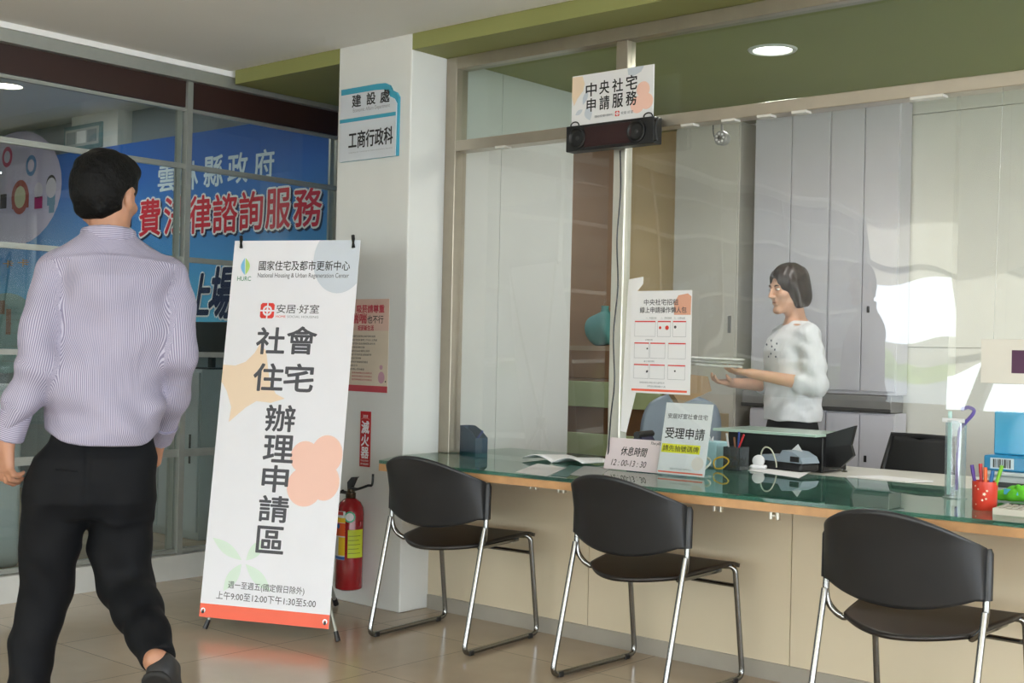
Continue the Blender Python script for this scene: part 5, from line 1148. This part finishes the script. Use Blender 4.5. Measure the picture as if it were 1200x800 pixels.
# ---------------------------------------------------------------- the man walking away
MT = 3.65
_d = _ray(125, 400); MO = np.array([_d[0], _d[1], 0]) * MT / F_PX
_fw = unit([_d[0], _d[1], 0]); _rt = v3(_fw[1], -_fw[0], 0)
def L(u, v, y=0.0, r=None):
    dep = MT + y * 0.953; z = CAM_H - (v - 400) * dep / F_PX; x = (u - 125) / F_PX * dep * 0.953 - 0.0226 * (z - CAM_H)
    return (x, y, z) if r is None else (x, y, z, r)
man_mat = Matrix(((_rt[0], _fw[0], 0, MO[0]), (_rt[1], _fw[1], 0, MO[1]), (0, 0, 1, 0), (0, 0, 0, 1)))
bf = Field((-0.40, -0.62, -0.01), (0.36, 0.36, 1.80), 0.0052)
HY = R(-31); HA = head_axes(HY, R(-3)); HC = L(124, 231, 0.04); HP = head(bf, HC, HA, 1.0)
bf.cone(L(127, 282, 0.012), L(126, 248, 0.025), 0.052, 0.055, 0.02)
bf.loft([(z, cx, cy, rx * 0.86, ry * 0.80) for (z, cx, cy, rx, ry) in [(0.90, -0.02, 0, 0.15, 0.11), (1.10, 0.0, 0, 0.14, 0.105), (1.22, 0.01, 0, 0.145, 0.11), (1.36, 0.02, 0, 0.15, 0.11), (1.43, 0.02, 0, 0.13, 0.085), (1.48, 0.015, 0.005, 0.08, 0.055), (1.50, 0.012, 0.005, 0.05, 0.05)]], 0.03)
LW = L(9, 512, -0.02); LE = L(43, 425, -0.07)
bf.chain([L(68, 326, 0, 0.036), (*LE, 0.030), (*LW, 0.026)], 0.02)
hand(bf, LW, unit(v3(*L(7, 580, -0.02)) - v3(*LW)), (0.75, 0.55, 0), (0.2, 0.9, 0.1), 0.98, (22, 38, 28), 0.3)
RW = L(186, 512, 0.22); RE = L(211, 425, -0.03)
bf.chain([L(198, 330, 0, 0.036), L(209, 420, -0.02, 0.028), L(200, 470, 0.09, 0.025), (*RW, 0.025)], 0.02)
hand(bf, RW, unit(v3(-0.10, 0.6, -0.75)), (-0.9, -0.2, -0.3), (0.1, 0.7, 0.7), 0.98, (20, 34, 24), 0.3)
LK, LA = L(52, 690, 0.06), L(33, 852, 0.02); RK, RA = L(146, 682, 0.03), L(184, 776, -0.30)
bf.chain([L(75, 570, 0, 0.085), (*LK, 0.048), (*LA, 0.036)], 0.03); bf.chain([L(140, 570, 0, 0.085), (*RK, 0.048), (*RA, 0.031)], 0.03)
LAz = (LA[0], LA[1], 0.075); bf.cone(LA, LAz, 0.036, 0.036, 0.01); bf.cone((LAz[0], LAz[1], 0.05), (LAz[0] - 0.01, LAz[1] + 0.15, 0.04), 0.036, 0.026, 0.02)
FD = unit(v3(0.30, 0.42, -0.80)); RH = v3(*L(190, 793, -0.33)); bf.cone(RA, RH, 0.031, 0.024, 0.015); bf.cone(RH, RH + FD * 0.15, 0.024, 0.018, 0.01)
bf.cone(RA, v3(*L(180, 770, -0.36)) * 0.3 + v3(*RA) * 0.7, 0.028, 0.028, 0.01)
man = bf.build('person', SKIN_M, None); man.matrix_world = man_mat
tag(man, 'person in striped shirt and black trousers walking away at left, seen from behind', 'person')
face_parts(HP, HA, 1.0, man, '#9A5B4C', HAIRM)
# hair: short, full at the crown, tapered at the nape
hf = Field((HC[0] - 0.15, HC[1] - 0.16, HC[2] - 0.14), (HC[0] + 0.15, HC[1] + 0.16, HC[2] + 0.17), 0.004)
hf.ell(HP(0, -0.016, 0.040), (0.089, 0.106, 0.099), 0.02, HA.T); hf.ell(HP(0, -0.034, -0.008), (0.074, 0.078, 0.062), 0.03, HA.T)
hf.ell(HP(0, 0.015, 0.080), (0.084, 0.090, 0.050), 0.02, HA.T); hf.cone(HP(-0.025, -0.066, -0.048), HP(0.025, -0.066, -0.048), 0.020, 0.020, 0.025)
hf.ell(HP(0, 0.125, -0.028), (0.092, 0.078, 0.085), 0.008, HA.T, True)
for x in (-1, 1): hf.ell(HP(x * 0.098, 0.0, -0.018), (0.034, 0.046, 0.046), 0.006, HA.T, True); hf.ell(HP(x * 0.09, -0.015, -0.080), (0.036, 0.065, 0.045), 0.01, HA.T, True)
hf.warp(lambda x, y, z: 0.0022 * np.sin(55 * x + 40 * z) * np.sin(60 * y + 35 * z) + 0.0012 * np.sin(140 * x + 60 * y) * np.sin(120 * z))
hf.build('hair', HAIRM, man)
# shirt
sf = Field((-0.42, -0.30, 0.86), (0.36, 0.40, 1.62), 0.0058)
rows = []
for v, a, b, ry, cy in ((517, 57, 186, 0.112, 0), (505, 53, 189, 0.118, 0), (480, 52, 192, 0.122, 0), (440, 56, 194, 0.12, 0), (400, 61, 198, 0.12, 0), (350, 64, 205, 0.122, 0), (325, 60, 210, 0.118, 0), (307, 57, 207, 0.100, 0), (296, 66, 194, 0.084, 0.004), (286, 80, 176, 0.072, 0.008), (277, 92, 162, 0.064, 0.012), (270, 97, 157, 0.058, 0.014)):
    x0, x1 = L(a, v)[0], L(b, v)[0]; rows.append((L(0, v)[2], (x0 + x1) / 2, cy, (x1 - x0) / 2, ry))
def back_u(g): return g[0]
sf.loft(rows, 0.02, 2.35, lambda g: 0.15 * np.arctan2(g[0] - 0.0, -(g[1] + 0.0)))
# curved shirt tail
g = np.meshgrid(*sf.ax, indexing='ij', sparse=True); hem = L(0, 517)[2] + 0.04 * np.clip(np.abs(g[0] - L(122, 517)[0]) / 0.165, 0, 1) ** 5
sf.F = np.maximum(sf.F, np.where(np.abs(g[0] - L(122, 517)[0]) < 0.20, hem - g[2], -1.0).astype(np.float32))
sf.chain([L(66, 322, 0, 0.058), L(59, 350, -0.02, 0.053), L(42, 425, -0.07, 0.050), L(27, 470, -0.05, 0.046), L(17, 492, -0.03, 0.039)], 0.030, (0, -1, 0))
sf.chain([L(200, 324, 0, 0.056), L(208, 355, -0.01, 0.052), L(211, 415, -0.03, 0.049), L(203, 465, 0.08, 0.047), L(190, 505, 0.19, 0.040)], 0.030, (0, -1, 0))
def folds(x, y, z):
    back = np.clip(-y * 12, 0, 1)
    w = 0.007 * np.sin(30 * x + 5 * np.sin(4 * z) + 2 * z) * np.exp(-((z - 1.30) / 0.12) ** 2) * back * np.exp(-((x - 0.02) / 0.12) ** 2)
    ph = 40 * z + 20 * np.abs(x + 0.02) + 3 * np.sin(11 * x)
    w = w + 0.009 * back * np.sin(ph) * np.exp(-((z - 1.0) / 0.06) ** 2) * np.clip(1.2 - np.exp(-((x - 0.02) / 0.06) ** 2), 0, 1)
    w = w + 0.004 * np.sin(50 * z - 30 * x + 2) * np.exp(-((x - 0.15) / 0.07) ** 2) * np.exp(-((z - 1.10) / 0.13) ** 2)
    w = w + 0.004 * np.sin(75 * z + 25 * x) * np.exp(-((x + 0.21) / 0.06) ** 2) * np.exp(-((z - 1.16) / 0.05) ** 2)
    w = w + 0.005 * np.sin(34 * z - 40 * x) * np.exp(-((z - 1.40) / 0.06) ** 2) * np.exp(-((np.abs(x - 0.01) - 0.15) / 0.05) ** 2)
    w = w + 0.006 * np.sin(17 * x + 16 * z + 1.0) * back + 0.005 * np.sin(13 * x - 30 * z + 2.0) * back
    sx_ = x - 0.015; w = w + np.where(z > 1.30, -0.0035 * np.exp(-((z - (1.462 - 0.6 * sx_ ** 2)) / 0.004) ** 2) * back, 0)
    return 1.6 * w
sf.warp(folds)
shirt = sf.build('shirt', SHIRT, man, attr=True)
cf = Field((HC[0] - 0.14, -0.12, 1.48), (HC[0] + 0.14, 0.14, 1.61), 0.004)
cr_ = []
for k in range(24):
    a = 2 * math.pi * k / 24; cr_.append((L(127, 270)[0] + 0.070 * math.cos(a), 0.016 + 0.068 * math.sin(a), L(0, 270)[2] - 0.004 - 0.02 * (0.5 + 0.5 * math.sin(a)), 0.007))
for k in range(24):
    p, q = cr_[k], cr_[(k + 1) % 24]
    for dz in (-0.018, -0.009, 0.0, 0.009): cf.cone((p[0] * 1.0, p[1], p[2] + dz), (q[0], q[1], q[2] + dz), 0.0075 - 0.0, 0.0075, 0.004)
gz = np.meshgrid(*cf.ax, indexing='ij')[2]; cf.U = gz.astype(np.float32)
cf.ufn = lambda V: V[:, 2]
cf.build('collar', SHIRT, shirt, attr=True)
# yoke seam and cuffs
ys = []
for i in range(25):
    u_ = 70 + 132 * i / 24; x_ = L(u_, 300)[0]; ys.append((x_, -1, L(u_, 300 - 13 * math.sin(math.pi * i / 24) + 3)[2]))
def cuff(a, b, r0, r1, nm):
    a = v3(*a); b = v3(*b); f_ = Field(np.minimum(a, b) - 0.07, np.maximum(a, b) + 0.07, 0.004); d_ = unit(b - a)
    f_.cone(a, b, r0, r1, 0.0); f_.cutplane(b, d_); f_.cutplane(a, -d_)
    gg = np.meshgrid(*f_.ax, indexing='ij'); f_.U = sum((gg[i] - a[i]) * d_[i] for i in range(3)).astype(np.float32)
    f_.ufn = lambda V: (V - a) @ d_
    c_ = f_.build(nm, SHIRT, shirt, attr=True)
    return c_
cuff(L(22, 482, -0.035), L(12, 514, -0.02), 0.0435, 0.0425, 'cuff'); cuff(L(195, 495, 0.15), L(188, 513, 0.215), 0.040, 0.039, 'cuff')
q = L(22, 474, -0.085); MB().lathe([(0.001, 0), (0.0055, 0), (0.0055, 0.002), (0.001, 0.003)], 14, frame(q, (1, 0, 0), (0, 0.3, 1))).build('button', PAPER, shirt)
# trousers
tf = Field((-0.36, -0.46, 0.02), (0.30, 0.30, 1.06), 0.0062)
rows = []
for v, a, b, ry in ((604, 36, 172, 0.085), (585, 29, 182, 0.122), (560, 30, 184, 0.128), (535, 39, 185, 0.114), (518, 57, 180, 0.092), (492, 70, 174, 0.078)):
    x0, x1 = L(a, v)[0], L(b, v)[0]; rows.append((L(0, v)[2], (x0 + x1) / 2, 0.0, (x1 - x0) / 2, ry))
tf.loft(rows, 0.02, 2.5)
tf.chain([L(68, 585, 0.0, 0.094), L(60, 640, 0.03, 0.082), L(54, 690, 0.06, 0.073), L(42, 745, 0.045, 0.064), L(36, 800, 0.03, 0.056), L(33, 850, 0.02, 0.053)], 0.014)
tf.chain([L(141, 585, 0.0, 0.096), L(141, 640, 0.02, 0.082), L(146, 683, 0.02, 0.075), L(161, 716, -0.09, 0.064), L(174, 745, -0.20, 0.053), L(185, 772, -0.29, 0.047)], 0.035)
tf.cutplane(L(185, 779, -0.295), unit(v3(*L(192, 781, -0.30)) - v3(*L(174, 745, -0.20))))
tf.cutplane((0, 0, 0.085), (0, 0, -1))
def tfolds(x, y, z):
    w = 0.0035 * np.sin(42 * z + 60 * x) * np.exp(-((z - 0.56) / 0.08) ** 2) + 0.004 * np.sin(26 * z - 55 * x + 1) * np.exp(-((z - 0.72) / 0.08) ** 2) + 0.003 * np.sin(45 * z + 70 * x) * np.exp(-((z - 0.30) / 0.14) ** 2)
    return w + 0.003 * np.sin(25 * x + 14 * z) + 0.008 * np.exp(-((x - L(103, 560)[0]) / 0.008) ** 2) * np.clip(-y * 10, 0, 1) * np.clip((z - 0.7) * 10, 0, 1)
tf.warp(tfolds)
trs = tf.build('trousers', NAVYT, man)
MB().tube([L(66, 549, -0.128), L(92, 552, -0.131)], 0.0025, 6).build('pocket_welt', NAVYT, trs)
# shoes
def shoe(heel, fd, up, nm='shoe'):
    fd = unit(fd); up = unit(np.array(up) - fd * np.dot(up, fd)); sd = np.cross(fd, up); h_ = v3(*heel)
    f_ = Field(h_ - 0.34, h_ + 0.34, 0.006); P = lambda a, b, c: h_ + fd * a + sd * b + up * c
    f_.cone(P(0.03, 0, 0.045), P(0.13, 0, 0.036), 0.036, 0.040, 0.02); f_.cone(P(0.13, 0, 0.034), P(0.235, 0.004, 0.026), 0.042, 0.030, 0.03); f_.cone(P(0.035, 0, 0.06), P(0.075, 0, 0.065), 0.034, 0.034, 0.02)
    f_.cutplane(P(0, 0, 0.012), -up); f_.cone(P(0.028, 0, 0.07), P(0.06, 0, 0.085), 0.036, 0.036, 0.01); f_.cutplane(P(0, 0, 0.100), unit(up * 1.0 - fd * 0.1))
    s_ = f_.build(nm, SHOE, man)
    f2 = Field(h_ - 0.34, h_ + 0.34, 0.006); f2.cone(P(0.028, 0, 0.012), P(0.10, 0, 0.012), 0.041, 0.038, 0.0); f2.cone(P(0.10, 0, 0.012), P(0.18, 0, 0.012), 0.038, 0.046, 0.0); f2.cone(P(0.18, 0, 0.012), P(0.235, 0.004, 0.012), 0.046, 0.036, 0.0)
    f2.cutplane(P(0, 0, 0.016), up); f2.cutplane(P(0, 0, 0.0), -up); f2.build('sole', mat('black_rubber', '#141414', 0.7, vary=0.05), s_)
shoe((LAz[0] + 0.0, LAz[1] - 0.06, 0.0), (-0.08, 1, 0), (0, 0, 1))
_up = unit(v3(0.16, 0.62, 0.55)); shoe(v3(*RH) - FD * 0.035 - unit(_up - FD * np.dot(_up, FD)) * 0.045, FD, _up)

# ---------------------------------------------------------------- the person in white behind the counter
WM = at_z(930, 900, 0); _o = _ray(930, 418.3); WO = np.array([_o[0], _o[1], 0]) * (5.72 / _o[1])
_f2 = unit([_o[0], _o[1], 0]); _r2 = v3(_f2[1], -_f2[0], 0)
wf = unit(-_r2 * 0.93 - _f2 * 0.36); wr = np.cross(wf, v3(0, 0, 1))
wmat = Matrix(((wr[0], wf[0], 0, WO[0]), (wr[1], wf[1], 0, WO[1]), (0, 0, 1, 0), (0, 0, 0, 1)))
b2 = Field((-0.32, -0.20, -0.01), (0.32, 0.52, 1.72), 0.0055)
WA = head_axes(R(12), R(-9)); WC = (0.0, 0.035, 1.557); WP = head(b2, WC, WA, 0.98, True)
b2.cone((0, -0.015, 1.38), (0, 0.012, 1.50), 0.050, 0.046, 0.025)
b2.loft([(0.72, 0, 0, 0.15, 0.11), (0.92, 0, 0, 0.13, 0.10), (1.1, 0, 0, 0.125, 0.09), (1.25, 0, 0.01, 0.14, 0.105), (1.36, 0, -0.01, 0.14, 0.07), (1.40, 0, -0.01, 0.06, 0.05)], 0.03)
WLE, WLW = (-0.215, -0.035, 1.085), (-0.085, 0.245, 1.135); WRE, WRW = (0.215, 0.03, 1.07), (0.06, 0.30, 1.085)
b2.chain([(-0.165, -0.01, 1.335, 0.045), (*WLE, 0.038), (*WLW, 0.024)], 0.02); b2.chain([(0.165, -0.01, 1.335, 0.045), (*WRE, 0.038), (*WRW, 0.024)], 0.02)
hand(b2, WLW, (0.25, 0.95, 0.10), (0.2, 0.0, 0.95), (0.9, -0.2, 0.2), 0.88, (8, 20, 15), 0.3, 0.45, 0.022)
hand(b2, WRW, (-0.30, 0.92, 0.05), (-0.1, 0.0, 0.95), (-0.9, -0.2, 0.25), 0.88, (15, 30, 22), 0.3, 0.45, 0.022)
for x in (-1, 1): b2.chain([(x * 0.085, 0, 0.80, 0.085), (x * 0.085, 0.02, 0.46, 0.05), (x * 0.085, -0.01, 0.08, 0.035)], 0.02); b2.cone((x * 0.085, -0.01, 0.05), (x * 0.09, 0.13, 0.035), 0.034, 0.024, 0.02)
woman = b2.build('person', SKIN_W); woman.matrix_world = wmat
tag(woman, 'person with dark bob and white blouse standing behind the counter holding papers', 'person')
face_parts(WP, WA, 0.98, woman, '#A85A56', HAIRW)
hf = Field((-0.16, -0.14, 1.38), (0.16, 0.20, 1.75), 0.0045)
hf.ell(WP(0, -0.014, 0.040), v3(0.089, 0.106, 0.095), 0.02, WA.T); hf.ell(WP(0, -0.036, -0.035), v3(0.090, 0.080, 0.085), 0.03, WA.T)
for x in (-1, 1): hf.cone(WP(x * 0.074, 0.012, 0.03), WP(x * 0.078, -0.005, -0.085), 0.022, 0.018, 0.02)
hf.ell(WP(0, 0.118, -0.045), v3(0.074, 0.076, 0.108), 0.008, WA.T, True); hf.ell(WP(0.012, 0.10, 0.035), v3(0.052, 0.045, 0.040), 0.010, WA.T, True)
hf.cutplane(WP(0, 0, -0.098), -WA[:, 2])
hf.warp(lambda x, y, z: 0.0015 * np.sin(90 * x + 30 * z) * np.sin(80 * y) + 0.001 * np.sin(160 * x + 120 * y)); hf.build('hair', HAIRW, woman)
WHB = cloth_mat('white_blouse_cloth', '#E2E4E8', (16, 16, 9), 0.35)
sf = Field((-0.32, -0.20, 0.86), (0.32, 0.26, 1.47), 0.006)
sf.loft([(0.905, 0, 0.0, 0.165, 0.128), (0.97, 0, 0.0, 0.172, 0.135), (1.06, 0, 0.0, 0.165, 0.13), (1.15, 0, 0.005, 0.160, 0.128), (1.25, 0, 0.016, 0.163, 0.130), (1.31, 0, 0.008, 0.172, 0.112), (1.355, 0, -0.008, 0.155, 0.086), (1.382, 0, -0.016, 0.10, 0.064), (1.402, 0, -0.018, 0.068, 0.056)], 0.02)
sf.chain([(-0.165, -0.01, 1.325, 0.062), (-0.200, -0.03, 1.18, 0.054), (*WLE, 0.052), (-0.188, 0.03, 1.092, 0.047)], 0.03)
sf.chain([(0.165, -0.01, 1.325, 0.062), (0.200, 0.0, 1.18, 0.054), (*WRE, 0.052), (0.188, 0.085, 1.073, 0.047)], 0.03)
sf.warp(lambda x, y, z: 0.004 * np.sin(60 * z + 40 * x + 30 * y) * np.exp(-((z - 1.0) / 0.08) ** 2) + 0.003 * np.sin(80 * z - 60 * y) * np.exp(-((np.abs(x) - 0.2) / 0.05) ** 2) + 0.002 * np.sin(34 * x + 26 * z + 30 * y))
bl = sf.build('blouse', WHB, woman)
emb = mat('blue_grey_embroidery', '#596273', 0.7, vary=0.1)
for (x, z) in ((-0.05, 1.30), (-0.06, 1.27), (-0.055, 1.235), (-0.085, 1.255), (-0.095, 1.285), (0.0, 1.28), (-0.03, 1.22), (-0.09, 1.22)):
    y = 0.016 + 0.128 * max(0, 1 - (abs(x) / 0.165) ** 2.3) ** (1 / 2.3) - 0.001 * abs(z - 1.25) * 60
    MB().lathe([(0.001, -0.0035), (0.005, -0.0015), (0.0055, 0.0015), (0.001, 0.004)], 8, frame((x, y, z), (1, 0, 0.6), (-0.6, 0, 1))).build('embroidery', emb, bl)
tf = Field((-0.22, -0.18, 0.03), (0.22, 0.18, 0.97), 0.007)
tf.loft([(0.70, 0, 0, 0.165, 0.115), (0.82, 0, 0, 0.168, 0.128), (0.93, 0, 0, 0.142, 0.108)], 0.02)
for x in (-1, 1): tf.chain([(x * 0.085, 0, 0.74, 0.088), (x * 0.088, 0.01, 0.46, 0.068), (x * 0.09, 0, 0.09, 0.06)], 0.02)
tf.cutplane((0, 0, 0.06), (0, 0, -1)); tf.build('trousers', mat('black_cloth', '#16171B', 0.8, vary=0.1), woman)
for x in (-1, 1):
    f_ = Field((x * 0.088 - 0.06, -0.08, -0.01), (x * 0.088 + 0.06, 0.22, 0.11), 0.006); f_.cone((x * 0.087, -0.015, 0.042), (x * 0.09, 0.14, 0.034), 0.042, 0.032, 0.02); f_.cutplane((0, 0, 0.0), (0, 0, -1)); f_.build('shoe', mat('black_leather', '#151515', 0.4, vary=0.05), woman)
# what is in the hands
WI = wmat
def held(name, mb, m, label, cat, loc):
    o = mb.build(name, m); o.matrix_world = wmat @ Matrix.Translation(loc); return tag(o, label, cat)
cols = [('#C9C8C4', 'grey printed paper on top of the bundle held by the person in white'), ('#B7B4B0', 'middle sheet of the paper bundle held by the person in white'), ('#D7D5CF', 'lowest white sheet of the paper bundle held by the person in white')]
for i, (c_, lb) in enumerate(cols):
    mb = MB(); z0 = 0.017 * (2 - i)
    mb.grid(lambda u, v: Vector((-0.10 + 0.21 * u + 0.015 * i, (0.30 - 0.03 * i) * v, z0 + 0.008 * v * v - 0.002 * math.sin(math.pi * u))), 8, 10)
    o = held('folded_paper', mb, mat('bundle_paper_%s' % 'abc'[i], c_, 0.6, vary=0.12, scale=30), lb, 'paper', (-0.02, 0.295, 1.168))
    md = o.modifiers.new('thickness', 'SOLIDIFY'); md.thickness = 0.011; md.offset = 0
kb_ = MB(); kb_.prism([(-0.0, 0.0), (0.16, -0.07), (0.22, 0.02), (0.18, 0.085), (0.02, 0.07)], -0.05, 0.05, frame((0, 0, 0), (0, 1, 0), (0, 0, 1)))
held('paper_bag', kb_, mat('kraft_paper', '#A2845F', 0.7, vary=0.1), 'crumpled brown paper bag held under the papers by the person in white', 'bag', (0.02, 0.43, 1.045))
